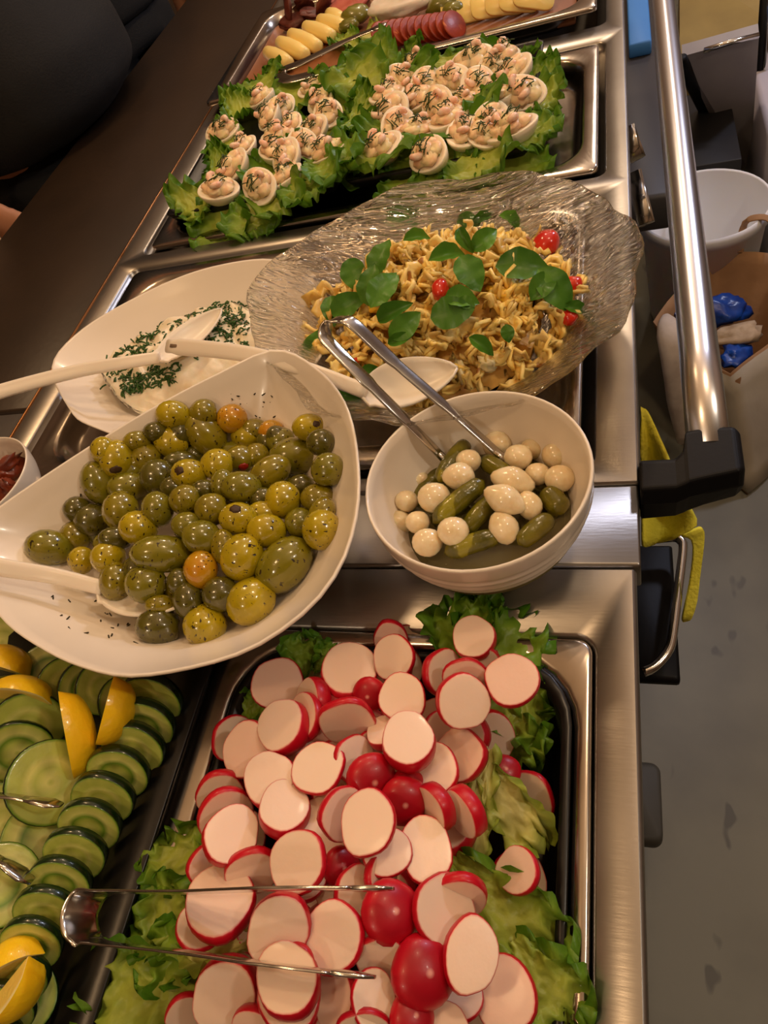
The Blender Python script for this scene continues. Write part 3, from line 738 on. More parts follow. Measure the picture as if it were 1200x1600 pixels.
def lettuce(p, q, W, kind=0, nup=None, label='', group=None, sd=1, bend=.3):
    """leaf growing from p to q, W wide"""
    L = (q - p).length
    key = (kind, sd, round(L, 3), round(W, 3))
    kw = [dict(ruf=.012, frq=6.5), dict(ruf=.012, frq=6, dark=1), dict(ruf=.009, frq=6, iceberg=True, pale=.3), dict(ruf=.009, frq=10, pale=.1)][kind]
    d = lettuce_mesh(L, W, sd, **{**kw, 'ruf': min(kw['ruf'], .2 * L), 'bend': bend})
    n = nup if nup is not None else ((CAM - (p + q) / 2).normalized() * .7 + V((0, 0, .6)))
    o = ob('lettuce_leaf', d, None, mw=basis(n, q - p, p))
    return tag(o, label, 'lettuce', group)
# ------------------------------------------------------------------ radishes
RAD = M('radish_flesh', attr=True, rough=.36, sss=.25, coat=.06, bump=(3, .06), rnd=.07)
RW, RPK, RR, RD = lin((240, 212, 190)), lin((226, 150, 138)), lin((190, 10, 34)), lin((168, 6, 30))
def radish_slice(th, wob, sd, pinky=.0, n=26):
    rings, cs = [], []
    def ring(s, z, c):
        r = []
        for j in range(n):
            a = 2 * pi * j / n
            k = 1 + wob * noise.noise(V((cos(a) * 1.1, sin(a) * 1.1, sd)))
            r.append(V((s * k * cos(a), s * k * sin(a), z)))
            cc = c
            if c is RW: cc = [RW[i] * (1 - pinky) + RPK[i] * pinky for i in range(3)]
            cs.append(cc)
        rings.append(r)
    ring(.9, -th / 2, RW); ring(.985, -th * .44, RR); ring(1.03, 0, RR); ring(1.005, th * .38, RR); ring(.985, th * .46, RR); ring(.968, th * .49, RPK)
    ring(.92, th * .5, RW); ring(.5, th * .505, RW); ring(.2, th * .51, RW)
    vs, fs = loft(rings)
    d = me('radish_slice', vs, fs, cs); d.materials.append(RAD); return d
def radish_dome(sd, n=24):
    rings, cs = [], []
    for s, z, c in ((.001, -.35, RW), (.92, -.35, RW), (.985, -.34, RR), (1.03, -.1, RR), (1.0, .15, RR), (.88, .42, RR), (.68, .63, RD), (.42, .77, RD), (.15, .83, RD), (.04, .84, RPK)):
        r = []
        for j in range(n):
            a = 2 * pi * j / n; k = 1 + .07 * noise.noise(V((cos(a), sin(a), sd)))
            r.append(V((s * k * cos(a), s * k * sin(a), z))); cs.append(c)
        rings.append(r)
    vs, fs = loft(rings)
    d = me('radish_end', vs, fs, cs); d.materials.append(RAD); return d
RSL = [radish_slice(th, .12, i, (0, .12, .25, .05)[i % 4]) for i, th in enumerate((.3, .36, .42, .62, .3, .38, .45, .34))]
RDM = [radish_dome(i) for i in range(3)]
RHC = P(565, 1330, .0)
def rheap(x, y):
    r = ((x + .17) / .125) ** 2 + ((y - .06) / .2) ** 2
    r2_ = ((x + .088) / .055) ** 2 + ((y - .178) / .05) ** 2
    return max(-.03, -.03 + .075 * max(0, 1 - r) ** .55, -.03 + .06 * max(0, 1 - r2_) ** .4)
# crop-2 list: x, y, semi-x, semi-y, direction where the red side shows, tilt, variant, lift
r2 = [(640, 185, 50, 50, 270, 25, 2, -.006), (925, 262, 48, 45, 270, 30, 1, -.004), (218, 312, 66, 68, 180, 15, 2, 0), (298, 328, 76, 78, 45, 5, 1, .003), (515, 285, 82, 72, 90, 38, 1, 0), (650, 247, 58, 68, 20, 22, 0, .004), (893, 187, 63, 60, 60, 20, 1, .006), (800, 295, 66, 72, 180, 38, 2, .004), (868, 312, 68, 62, 270, 22, 0, .007), (857, 380, 78, 80, 200, 10, 0, .011), (1008, 317, 78, 74, 80, 14, 0, .008), (575, 358, 52, 50, 0, 0, 'd', 0), (462, 385, 55, 60, 0, 0, 'd', -.003), (675, 370, 70, 72, 60, 10, 0, .006), (510, 440, 84, 70, 270, 34, 2, .003), (405, 375, 60, 66, 0, 48, 3, -.001), (378, 428, 62, 72, 10, 45, 1, .001), (318, 455, 62, 78, 30, 38, 3, .004), (165, 490, 60, 66, 200, 25, 2, 0), (210, 525, 70, 82, 10, 22, 1, .004), (420, 480, 70, 60, 270, 25, 2, -.006), (280, 618, 76, 80, 50, 30, 3, .003), (420, 582, 66, 80, 45, 25, 2, .004), (530, 555, 58, 70, 180, 30, 2, -.001), (582, 615, 78, 70, 0, 0, 'd', .002), (620, 475, 50, 70, 60, 60, 3, 0), (770, 585, 68, 76, 45, 25, 1, 0), (850, 545, 66, 80, 20, 30, 1, -.002), (695, 500, 77, 75, 80, 34, 3, .006), (680, 680, 60, 82, 0, 0, 'd', .001), (770, 700, 72, 70, 330, 45, 3, .001), (865, 710, 50, 74, 330, 62, 3, .002), (985, 590, 48, 48, 0, 0, 'd', -.006), (320, 705, 74, 76, 85, 38, 3, .003), (790, 460, 60, 50, 180, 30, 2, -.006), (880, 480, 50, 60, 0, 30, 2, -.008), (345, 560, 50, 50, 90, 30, 2, -.008), (455, 660, 60, 60, 200, 30, 2, -.007), (590, 520, 50, 60, 180, 30, 2, -.008)]
r3 = [(125, 75, 72, 66, 270, 30, 2, 0), (140, 140, 82, 74, 250, 25, 1, .003), (158, 205, 78, 82, 120, 16, 0, .006), (440, 180, 90, 80, 90, 25, 2, -.003), (490, 135, 60, 78, 200, 25, 1, .003), (630, 255, 72, 66, 90, 15, 1, .003), (572, 165, 78, 96, 20, 15, 0, .009), (745, 245, 76, 95, 90, 15, 2, .002), (490, 300, 55, 60, 0, 0, 'd', -.004), (90, 295, 58, 66, 200, 20, 2, -.002), (220, 310, 78, 66, 270, 30, 2, -.002), (360, 285, 80, 86, 10, 28, 2, .005), (610, 320, 84, 60, 180, 45, 1, .0), (125, 405, 100, 82, 70, 42, 1, .004), (60, 480, 66, 60, 100, 50, 1, .001), (300, 485, 88, 98, 300, 12, 1, .006), (470, 510, 82, 98, 10, 24, 2, .004), (640, 435, 84, 92, 0, 0, 'd', .004), (845, 385, 82, 74, 270, 35, 2, .001), (800, 430, 88, 100, 180, 22, 1, .004), (880, 565, 78, 104, 200, 8, 2, .008), (985, 680, 92, 98, 0, 10, 2, .001), (740, 615, 102, 94, 0, 0, 'd', .004), (615, 575, 80, 70, 270, 30, 2, 0), (535, 385, 60, 84, 180, 25, 2, -.002), (350, 590, 70, 60, 320, 30, 1, .002), (330, 640, 88, 92, 60, 26, 0, .008), (335, 690, 92, 80, 80, 32, 1, .003), (140, 680, 92, 96, 300, 20, 2, .002), (475, 690, 56, 84, 0, 30, 2, -.003), (585, 695, 64, 76, 180, 18, 1, .002), (705, 750, 74, 60, 0, 0, 'd', .002), (20, 740, 60, 66, 270, 30, 2, 0), (1025, 310, 48, 66, 20, 40, 1, 0), (850, 690, 66, 56, 90, 30, 2, -.004), (470, 380, 60, 50, 0, 20, 2, -.008), (700, 520, 60, 60, 180, 20, 2, -.008), (385, 330, 60, 60, 90, 25, 2, -.004), (560, 790, 80, 60, 270, 30, 1, 0), (800, 800, 80, 70, 90, 20, 1, 0), (240, 790, 80, 60, 300, 30, 1, 0), (690, 60, 50, 60, 0, 0, 'd', -.006)]
def put_radish(u, v, sx, sy, sa, tilt, var, dz, i):
    p = hit(u, v, lambda a, b: rheap(a, b) - .002)
    p = p + (CAM - p).normalized() * (dz * 2.3 + .0002 * i)
    sx *= .5167; sy *= .5167
    tocam = (CAM - p).normalized()
    if var == 'd':
        r = psize((sx + sy) / 2, p) * 1.03
        n = (tocam + img((i * 77) % 360) * .35).normalized()
        o = ob('radish_end', RDM[i % 3], None, mw=basis(n, CR, p, (r, r, r * .66)))
        lb = 'rounded red-skinned radish end piece among the slices'
        if sx > 48: lb = 'largest red-skinned radish end, low in the heap'
        elif sx > 42: lb = 'deep red radish end just above the biggest red one'
        tag(o, lb, 'radish', 'radish pieces in the black tray'); return
    tilt = min(tilt * 1.2 + 4, 62)
    n = (tocam * cos(R_(tilt)) - img(sa) * sin(R_(tilt))).normalized()
    s = img(sa); maj = img(sa + 90)
    # elongation beyond the foreshortening stays in the slice itself
    ex, ey = (sx, sy) if abs(cos(R_(sa))) > .7 else (sy, sx)     # extent along s, across s
    ra = psize(ex, p) / max(.6, cos(R_(tilt))); rb = psize(ey, p)
    ra = min(ra, rb * 1.25); th = (ra + rb) / 2
    mw = basis(n, s, p, (ra * 1.03, rb * 1.03, th))
    o = ob('radish_slice', RSL[(i * 3 + var) % 8] if var != 3 else RSL[3], None, mw=mw)
    lb = 'thick radish slice with broad red edge in the heap' if var == 3 else ('thin radish slice with pale face and red rim in the heap', 'pale radish slice with thin red rim in the heap', 'cream-faced radish slice partly under other slices')[var]
    tag(o, lb, 'radish', 'radish pieces in the black tray')
k = 0
for x, y, sx, sy, sa, ti, va, dz in r2: put_radish(280 + x * .5167, 900 + y * .5167, sx, sy, sa, ti, va, dz, k); k += 1
for x, y, sx, sy, sa, ti, va, dz in r3: put_radish(280 + x * .5167, 1200 + y * .5167, sx, sy, sa, ti, va, dz, k); k += 1
rr_ = random.Random(21)
for i in range(70):
    u, v = rr_.uniform(330, 830), rr_.uniform(1000, 1640)
    p = hit(u, v, lambda a, b: rheap(a, b) - .026)
    if p.z < T - .04 or p.x < -.27 or p.x > -.06: continue
    n = ((CAM - p).normalized() + V((rr_.uniform(-1, 1), rr_.uniform(-1, 1), 0)) * .6).normalized()
    r = .017
    tag(ob('radish_slice', RSL[i % 8], None, mw=basis(n, CR, p, (r, r, r))), 'radish slice lying deeper in the heap between others', 'radish', 'radish slices deeper in the heap')
LG = 'lettuce leaves around the radishes'
def lp(u, v, z): return P(u, v, z)
lettuce(lp(745, 1075, .0), lp(700, 925, .035), .055, 1, None, 'broad green lettuce leaf at the back right of the radish tray', LG, 2)
lettuce(lp(740, 1040, .005), lp(745, 920, .038), .035, 1, None, 'upright crinkled lettuce leaf between back leaves of radish tray', LG, 13)
lettuce(lp(740, 1090, .0), lp(830, 955, .03), .05, 1, None, 'dark green lettuce leaf behind the rightmost radish slice', LG, 3)
lettuce(lp(745, 1090, -.004), lp(845, 1105, .012), .055, 0, None, 'pale frilly lettuce leaf under the rightmost radish slice', LG, 4)
lettuce(lp(760, 1080, -.006), lp(815, 1185, .006), .045, 0, None, 'frilly lettuce leaf tip hanging below the right radish slices', LG, 5)
lettuce(lp(470, 1060, .0), lp(465, 985, .02), .035, 1, None, 'small dark lettuce leaf near the olive platter rim', LG, 6)
lettuce(lp(490, 1050, .0), lp(515, 1005, .015), .02, 1, None, 'tiny lettuce tip beside the platter rim', LG, 7)
lettuce(lp(740, 1180, .012), lp(835, 1310, .022), .034, 2, None, 'pale yellow torn lettuce piece right of the radishes', LG, 8)
lettuce(lp(765, 1170, .015), lp(715, 1370, .022), .028, 2, None, 'pale rib of lettuce bordering the right of the radishes', LG, 18)
lettuce(lp(705, 1340, .015), lp(880, 1520, .012), .05, 0, None, 'long bright green lettuce leaf trailing down the right side', LG, 9)
lettuce(lp(800, 1470, .008), lp(900, 1610, .004), .045, 0, None, 'lettuce leaf end at the bottom right of the radish tray', LG, 10)
lettuce(lp(310, 1400, .0), lp(255, 1300, .012), .05, 0, None, 'curly lettuce leaf left of the radishes above the tongs', LG, 11)
lettuce(lp(330, 1440, .0), lp(215, 1430, .006), .055, 0, None, 'frilly lettuce leaf inside the tongs loop', LG, 12)
lettuce(lp(400, 1470, .018), lp(310, 1475, .008), .03, 2, None, 'pale crinkled lettuce patch between the tong arms', LG, 14)
lettuce(lp(330, 1560, .0), lp(150, 1560, -.002), .065, 0, None, 'bright green lettuce leaf at the bottom left of the radish tray', LG, 15)
lettuce(lp(320, 1500, .004), lp(230, 1490, .004), .045, 1, None, 'dark lettuce leaf below the lower tong arm', LG, 16)
lettuce(lp(420, 1100, -.01), lp(370, 1110, -.006), .03, 1, None, 'dark lettuce scrap at the left of the top radish slices', LG, 17)
lettuce(lp(380, 1200, -.012), lp(345, 1190, -.008), .025, 1, None, 'small dark lettuce scrap at the left edge of the radishes', LG, 19)
# ------------------------------------------------------------------ cucumbers and lemons
CUC = M('cucumber', attr=True, rough=.25, sss=.2, coat=.35, bump=(4, .15), rnd=.06)
CP, CG, CE, CS = lin((206, 206, 120)), lin((176, 186, 88)), lin((104, 140, 44)), lin((16, 38, 10))
def cuke(sd, th=.16, n=30, flat=0):
    rings, cs = [], []
    for s, z, c in ((.001, -th / 2, CG), (.95, -th / 2, CG), (.985, -th * .45, CS), (1.0, 0, CS), (.985, th * .45, CS), (.965, th * .5, CE), (.9, th * .505, CG), (.66, th * .5, CP if flat else CG), (.5, th * .48, CE if flat else CP), (.34, th * .46, CG), (.1, th * .47, CP), (.001, th * .47, CG)):
        r = []
        for j in range(n):
            a = 2 * pi * j / n; k = 1 + .04 * noise.noise(V((cos(a), sin(a), sd)))
            r.append(V((s * k * cos(a), s * k * sin(a), z)))
            q = 1 + .25 * noise.noise(V((cos(a) * 3 * s, sin(a) * 3 * s, sd))) + (.18 * cos(3 * a + sd) if .2 < s < .6 else 0)
            cs.append([x * q for x in c])
        rings.append(r)
    vs, fs = loft(rings); d = me('cucumber_slice', vs, fs, cs); d.materials.append(CUC); return d
CK = [cuke(i, (.14, .18, .2, .16)[i], flat=i % 2) for i in range(4)] + [cuke(i + 4, .32, flat=i % 2) for i in range(4)]
def cput(x, y, rpx, sa, ti, z, k, lb, gp):
    p = P(x * .3876, 980 + y * .3876, z)
    r = psize(rpx * .3876, p)
    n = ((CAM - p).normalized() * cos(R_(ti)) - img(sa) * sin(R_(ti))).normalized()
    tag(ob('cucumber_slice', CK[k % 4 + (4 if rpx == 128 else 0)], None, mw=basis(n, img(sa + 37 * k), p, (r, r, r * 1.1))), lb, 'cucumber', gp)
for i, (x, y) in enumerate(((640, 230), (612, 330), (572, 425), (510, 520), (448, 625), (395, 735), (335, 850), (275, 965), (215, 1085), (160, 1210), (105, 1340), (50, 1470), (0, 1590))):
    cput(x - 30, y + 60, 128, -62, 40, .026 + .0005 * i, i + 4, 'cucumber slice in the leaning row along the tray edge', 'row of leaning cucumber slices')
for i, (x, y, r, sa, ti, z, lb) in enumerate(((270, 235, 120, 200, 20, .02, 'cucumber slice behind the lemon wedges near the platter'), (340, 240, 110, 200, 30, .024, 'second cucumber slice behind the lemon wedges'), (410, 245, 110, 180, 30, .028, 'cucumber slice between lemon wedge and leaning row'), (500, 300, 110, 180, 30, .02, 'cucumber slice at the top by the leaning row'), (110, 400, 150, 270, 25, .026, 'cucumber slice tucked behind the upper left slices'), (70, 500, 138, 270, 30, .032, 'cucumber slice with dark rim, second from the upper left'), (200, 625, 170, 180, 15, .036, 'large upright-facing cucumber slice under a tong tip'), (180, 860, 170, 45, 8, .018, 'pale cucumber slice lying flat in the tray middle'), (20, 800, 170, 0, 6, .02, 'pale cucumber slice at the left under the tongs'), (-10, 1040, 165, 80, 10, .036, 'dark-rimmed cucumber slice at the left picture edge'), (90, 1180, 150, 0, 10, .016, 'cucumber slice lying low between the left slices'), (0, 640, 150, 180, 15, .02, 'cucumber slice under the upper tong tip'), (20, 1330, 140, 0, 10, .015, 'cucumber slice under the lower lemon wedges'), (90, 1500, 140, 0, 15, .015, 'lowest cucumber slice beside the bottom lemon wedge'), (30, 330, 140, 250, 20, .02, 'cucumber slice beneath the top lemon wedge'), (300, 700, 120, 0, 8, .014, 'cucumber slice lying flat beside the leaning row'), (10, 60, 130, 0, 15, .012, 'cucumber slice peeking out beside platter at the left'), (200, 190, 130, 0, 15, .012, 'cucumber slice under the platter rim'))):
    cput(x, y, r, sa, ti, z, i, lb, 'cucumber slices lying in the tray')
for i, (x, y) in enumerate(((-120, 120), (-160, 330), (-140, 560), (-170, 780), (-150, 980), (-120, 1200), (-330, 230), (-340, 480), (-330, 720), (-340, 960), (-300, 1180))):
    cput(x, y, 150, 200 + 20 * i, 12, .018 + .004 * (i % 3), i, 'cucumber slice in the outer half of the tray, beyond the picture edge', 'outer cucumber slices')
LEM = M('lemon', attr=True, rough=.3, sss=.25, coat=.25, bump=(180, .25))
def wedge(L, r, ang=75, n=12, m=9):
    vs, fs, cs = [], [], []
    YP, YD, PITH, FL = lin((250, 206, 30)), lin((240, 186, 20)), lin((250, 232, 170)), lin((238, 206, 96))
    def rad(t): return r * sqrt(max(0, 1 - (2 * t - 1) ** 2)) ** .85 + .0004
    h = R_(ang) / 2
    def surf(fn, c1, cedge):
        o = len(vs)
        for i in range(n + 1):
            t = i / n
            for j in range(m + 1):
                q = j / m; p, e = fn(t, q); vs.append(p); cs.append([c1[a] * (1 - e) + cedge[a] * e for a in range(3)])
        for i in range(n):
            for j in range(m):
                a = o + i * (m + 1) + j; fs.append((a, a + 1, a + m + 2, a + m + 1))
    surf(lambda t, q: (V((L * (t - .5), rad(t) * sin(-h + 2 * h * q), rad(t) * cos(-h + 2 * h * q))), abs(2 * t - 1) ** 4), YP, YD)
    for sg in (-1, 1):
        surf(lambda t, q: (V((L * (t - .5) * (.82 + .18 * q), sg * rad(t) * q * sin(h), rad(t) * q * cos(h))), 1 if q > .86 else 0), FL, PITH)
    d = me('lemon_wedge', vs, fs, cs); d.materials.append(LEM); return d
WG = [wedge(.062, .021, 85), wedge(.055, .022, 100)]
# x, y, half length px, long axis direction in picture, direction the rind faces, z, label
for i, (x, y, hl, an, rind, out, z, lb) in enumerate(((318, 430, 180, 84, -6, .55, .05, 'lemon wedge standing upright in the middle of the cucumbers'), (475, 355, 160, 112, 22, .5, .05, 'lemon wedge leaning beside the row of cucumber slices'), (85, 235, 130, -4, -85, .1, .045, 'lemon wedge lying with its pulp up below the platter'), (20, 120, 125, 4, -80, .3, .04, 'lemon wedge half hidden under the platter at the left'), (20, 1330, 130, -52, -130, .2, .042, 'lemon wedge at the left picture edge near the bottom'), (80, 1500, 150, -38, 52, .35, .045, 'lowest lemon wedge at the bottom left corner'))):
    p = P(x * .3876, 980 + y * .3876, z)
    L = psize(hl * .3876, p) * 2
    n = img(rind) * (1 - .0) * .9 + (CAM - p).normalized() * out
    s = L / .062
    tag(ob('lemon_wedge', WG[i % 2], None, mw=basis(n, img(an), p - n.normalized() * .012, (s, max(.9, s * .85), max(.9, s * .85)))), lb, 'lemon', 'lemon wedges on the cucumbers')
# ------------------------------------------------------------------ dressed eggs
EGGW = M('egg_white', (240, 226, 202), .3, sss=.3, bump=(40, .05), rnd=.05)
FILL = M('egg_cream', (248, 224, 172), .35, sss=.3, var=(240, 186, 146), vscale=70, bump=(70, .5))
SHR = M('shrimp', (240, 182, 150), .3, sss=.3, var=(248, 222, 200), vscale=120, bump=(100, .3))
DILL = M('dill', (62, 84, 26), .6, var=(44, 62, 20), vscale=200)
def egg_proto(sd):
    r = bpy.data.objects.new('dressed_egg', None); COL.objects.link(r); r.empty_display_size = .02
    L, W, H = .0265, .0205, .019
    rings = []
    prof = [(.05, -1.0), (.35, -.93), (.62, -.76), (.82, -.5), (.94, -.22), (1.0, 0.0), (.97, .045), (.86, .03), (.7, .0)]
    for s, z in prof:
        ring = []
        for j in range(26):
            a = 2 * pi * j / 26; x = cos(a); k = 1 - .12 * x
            ring.append(V((L * s * x, W * s * sin(a) * k, H * z)))
        rings.append(ring)
    ob('egg_white', me('egg_white', *loft(rings)), EGGW, r)
    q = random.Random(sd)
    parts = []
    for k in range(5):
        a = k * 1.256 + sd; c = V((.0095 * cos(a), .0075 * sin(a), .0025 + .001 * (k % 2)))
        vs, fs = blob(.0115, .0095, .0055, .35, 2.2, sd * 5 + k, 10, 8); parts.append(([v + c for v in vs], fs))
    vs, fs = blob(.011, .0095, .008, .3, 2, sd + 40, 10, 8); parts.append(([v + V((0, 0, .006)) for v in vs], fs))
    ob('cream_filling', me('cream_filling', *join(*parts)), FILL, r)
    for k in range(1 + sd % 2):
        a = sd * 2.1 + k * 2.6; c = V((.008 * cos(a), .006 * sin(a), .0105))
        pts = [c + V((.0068 * cos(b + a), .0068 * sin(b + a), .002 * sin(b * 2))) for b in [x * .5 for x in range(8)]]
        ob('shrimp', me('shrimp', *tube(pts, [.0018, .0032, .0038, .0038, .0034, .0028, .002, .001], 8)), SHR, r)
    parts = []
    for k in range(16):
        a = q.uniform(0, 6.28); rr = q.uniform(0, .012); c = V((rr * cos(a), rr * sin(a) * .8, .0145 + q.uniform(-.003, .003) - rr * .35))
        d = V((q.uniform(-1, 1), q.uniform(-1, 1), q.uniform(-.3, .5))).normalized() * q.uniform(.003, .0065)
        parts.append(tube([c - d, c + V((0, 0, .001)), c + d], .0006, 4))
    ob('dill_sprig', me('dill_sprig', *join(*parts)), DILL, r)
    return r
def eheap(x, y): return .036 + .006 * noise.noise(V((x * 20, y * 20, 2)))
e1 = [(347, 200, 1.05), (408, 150, 1), (419, 178, 1), (438, 165, .9), (492, 135, 1), (500, 154, .95), (512, 173, 1), (533, 130, .7), (487, 200, .95), (433, 208, 1), (428, 230, 1), (379, 227, .95), (362, 258, 1.05), (342, 292, 1.1), (404, 287, 1.05), (446, 242, 1), (446, 271, .9), (512, 233, 1.1), (475, 222, .9), (455, 190, .8)]
e2 = [(648, 96, 1), (630, 121, 1), (665, 129, .95), (605, 144, 1), (607, 171, 1.1), (652, 150, .95), (682, 160, 1.05), (700, 181, 1.1), (736, 90, 1.1), (705, 119, .95), (748, 129, 1), (786, 83, 1.05), (800, 110, 1.05), (815, 142, 1.1), (773, 150, 1.05), (621, 194, 1), (652, 200, 1), (594, 227, 1.1), (669, 238, 1.1), (725, 202, 1), (765, 183, .9), (798, 196, 1.15), (757, 206, .9), (725, 155, .9), (770, 100, .9)]
er = random.Random(9)
protos = [egg_proto(i) for i in range(4)]; used = [False] * 4
for lst, lb, gp in ((e1, 'halved egg with piped cream, shrimp and dill on the left tray', 'dressed eggs on the left tray'), (e2, 'halved egg with piped cream, shrimp and dill on the right tray', 'dressed eggs on the right tray')):
    for i, (u, v, s) in enumerate(lst):
        p = hit(u, v + 3, eheap)
        s *= 1.06
        n = V((er.uniform(-.45, .45), er.uniform(-.7, .15), 1)).normalized()
        mw = basis(n, V((cos(i * 2.4), sin(i * 2.4), 0)), p, (s, s, s))
        lb2 = lb
        if gp.endswith('left tray') and i == 0: lb2 = 'halved egg nearest the outer left edge of the left tray'
        if gp.endswith('left tray') and i == 13: lb2 = 'halved egg at the front left corner of the left tray'
        if gp.endswith('right tray') and i == 17: lb2 = 'halved egg at the front left corner of the right tray'
        if gp.endswith('right tray') and i == 21: lb2 = 'halved egg at the front right corner of the right tray'
        k = i % 4
        if not used[k]:
            protos[k].matrix_basis = mw; tag(protos[k], lb2, 'egg', gp); used[k] = True
        else:
            o = dup(protos[k], mw, lb2, gp); o['category'] = 'egg'
# lettuce beds of the egg trays
def bed(pts, lb, gp, kind=3):
    for i, (u0, v0, u1, v1, W, z0, z1) in enumerate(pts):
        if z0 > .017: z0, z1 = .024, max(z1 + .006, .036)
        lettuce(P(u0, v0, z0), P(u1, v1, z1), W, kind if i % 3 else 0, V((0, -.15, 1)) + V((er.uniform(-.3, .3), er.uniform(-.3, .3), 0)), lb, gp, i * 3 + kind * 20 + int(u0), bend=.03)
bed([(330, 300, 275, 320, .10, .018, .028), (340, 290, 320, 350, .10, .018, .022), (400, 285, 380, 335, .10, .018, .02), (440, 270, 430, 318, .09, .018, .022), (490, 250, 490, 302, .10, .018, .022), (500, 240, 545, 270, .09, .018, .026), (510, 230, 575, 235, .09, .018, .034), (500, 200, 560, 190, .09, .018, .034), (520, 180, 555, 130, .08, .018, .04), (470, 160, 440, 115, .09, .018, .036), (420, 150, 400, 112, .09, .018, .036), (400, 160, 345, 165, .09, .018, .034), (380, 210, 335, 215, .09, .018, .03), (370, 260, 320, 262, .10, .018, .03), (430, 230, 380, 200, .14, .016, .024), (430, 230, 480, 200, .14, .016, .024), (450, 230, 450, 280, .14, .016, .022), (420, 250, 360, 300, .14, .016, .022), (450, 190, 490, 130, .12, .016, .024)], 'frilly green lettuce leaf bordering the left egg tray', 'lettuce on the left egg tray')
bed([(610, 210, 575, 265, .10, .018, .024), (640, 225, 630, 272, .10, .018, .022), (690, 225, 690, 268, .10, .018, .022), (740, 215, 745, 262, .10, .018, .022), (780, 205, 805, 245, .10, .018, .022), (800, 190, 845, 205, .08, .018, .024), (810, 150, 870, 130, .08, .018, .03), (800, 120, 860, 95, .08, .018, .034), (780, 100, 800, 55, .09, .018, .036), (690, 110, 690, 72, .09, .018, .036), (640, 120, 620, 85, .09, .018, .034), (620, 140, 560, 85, .10, .018, .04), (600, 160, 545, 110, .10, .018, .038), (590, 180, 540, 165, .10, .018, .036), (585, 200, 530, 215, .10, .018, .034), (590, 220, 545, 250, .09, .018, .028), (660, 170, 620, 140, .14, .016, .024), (680, 180, 720, 130, .14, .016, .024), (740, 160, 800, 150, .14, .016, .024), (700, 190, 740, 220, .14, .016, .022), (650, 180, 620, 220, .14, .016, .022)], 'curly green lettuce leaf bordering the right egg tray', 'lettuce on the right egg tray')
# ------------------------------------------------------------------ cheese and cold cuts in the far pan
BOARD = M('brown_board', (150, 92, 50), .45, var=(120, 72, 40), vscale=8)
bd = P(700, 30, .0)
vs, fs = boxv(-.62, -.06, 1.178, 1.484, T - .004, T + .004)
tag(ob('wooden_board', me('wooden_board', shift(vs, (-.34, 1.33, T)), fs), BOARD, loc=(-.34, 1.33, T)), 'brown board lining the far pan of cold cuts', 'board')
CHS = M('yellow_cheese', (240, 212, 130), .35, sss=.3, rnd=.06)
for i, (a, b) in enumerate((((418, 82), (452, 100)), ((437, 66), (478, 86)), ((455, 54), (498, 74)), ((478, 42), (520, 58)), ((500, 32), (540, 44)), ((515, 22), (536, 34)))):
    p, q = P(*a, .02), P(*b, .018)
    d = q - p
    pts = [p + d * t for t in (0, .04, .3, .7, .96, 1)]
    tag(ob('cheese_roll', me('cheese_roll', *tube(pts, [.006, .011, .0135, .0135, .011, .006], 14)), CHS), 'rolled slice of yellow cheese in the far pan, in a row of rolls', 'cheese', 'rolled cheese slices')
MEAT = M('dark_meat', (74, 30, 20), .5, var=(110, 50, 36), vscale=60, bump=(60, .8))
HAM = M('ham', (198, 112, 98), .4, sss=.2, var=(180, 84, 74), vscale=40)
for i, (u, v) in enumerate(((460, 32), (490, 20), (475, 10), (505, 8), (450, 15))):
    tag(ob('dark_meat_slice', me('dark_meat_slice', *blob(.03, .02, .006, .5, 2, i + 3)), MEAT, mw=Matrix.Translation(P(u, v, .018 + .004 * i)) @ Euler((.3, i * .3, i)).to_matrix().to_4x4()), 'crumpled dark brown meat slice behind the cheese rolls', 'cold cut', 'dark meat slices in the far pan')
for i, (u, v) in enumerate(((545, 5), (525, -5), (560, -8))):
    tag(ob('ham_slice', me('ham_slice', *blob(.035, .022, .008, .4, 2, i + 13)), HAM, mw=Matrix.Translation(P(u, v, .022)) @ Euler((.3, i * .3, i)).to_matrix().to_4x4()), 'folded pink ham slice at the top of the far pan', 'cold cut', 'ham slices in the far pan')
BRIE = M('soft_white_cheese', (240, 228, 214), .5, sss=.3, bump=(60, .3))
p = P(628, 6, .03)
vs, fs = blob(.06, .03, .02, .25, 2.5, 4, 24, 14)
tag(ob('white_cheese', me('white_cheese', vs, fs), BRIE, loc=p), 'mound of soft white cheese at the top of the photo', 'cheese')
RED = M('red_salami', (160, 56, 22), .4, var=(124, 36, 14), vscale=50, flecks=((200, 110, 60), 80, .68), bump=(60, .4))
for i in range(11):
    t = i / 10
    p = P(598 + 112 * t, 54 - 16 * t, .022)
    n = V((.75, -.25, .6))
    rings = [[V((s * .021 * cos(2 * pi * j / 18) * 1.25, s * .021 * sin(2 * pi * j / 18), z)) for j in range(18)] for s, z in ((.9, -.0016), (1, 0), (.9, .0016))]
    tag(ob('salami_slice', me('salami_slice', *loft(rings)), RED, mw=basis(n, V((.2, 1, 0)), p)), 'red pepper salami slice in the overlapping row in the far pan', 'salami', 'row of salami slices')
OLS = M('pickled_pepper', (122, 116, 34), .3, coat=.4, var=(96, 92, 26), vscale=30)
for i, (u, v, r, lb) in enumerate(((556, 24, .021, 'green pickled pepper beside the cheese rolls'), (545, 40, .014, 'small green pickle piece near the far tongs'), (692, 8, .022, 'green pickled pepper beside the white cheese'), (708, 14, .014, 'small green pickled pepper by the fanned cheese'))):
    tag(ob('pickled_pepper', me('pickled_pepper', *blob(r * 1.3, r, r * .7, .2, 2, i + 30)), OLS, loc=P(u, v, .022)), lb, 'pickle')
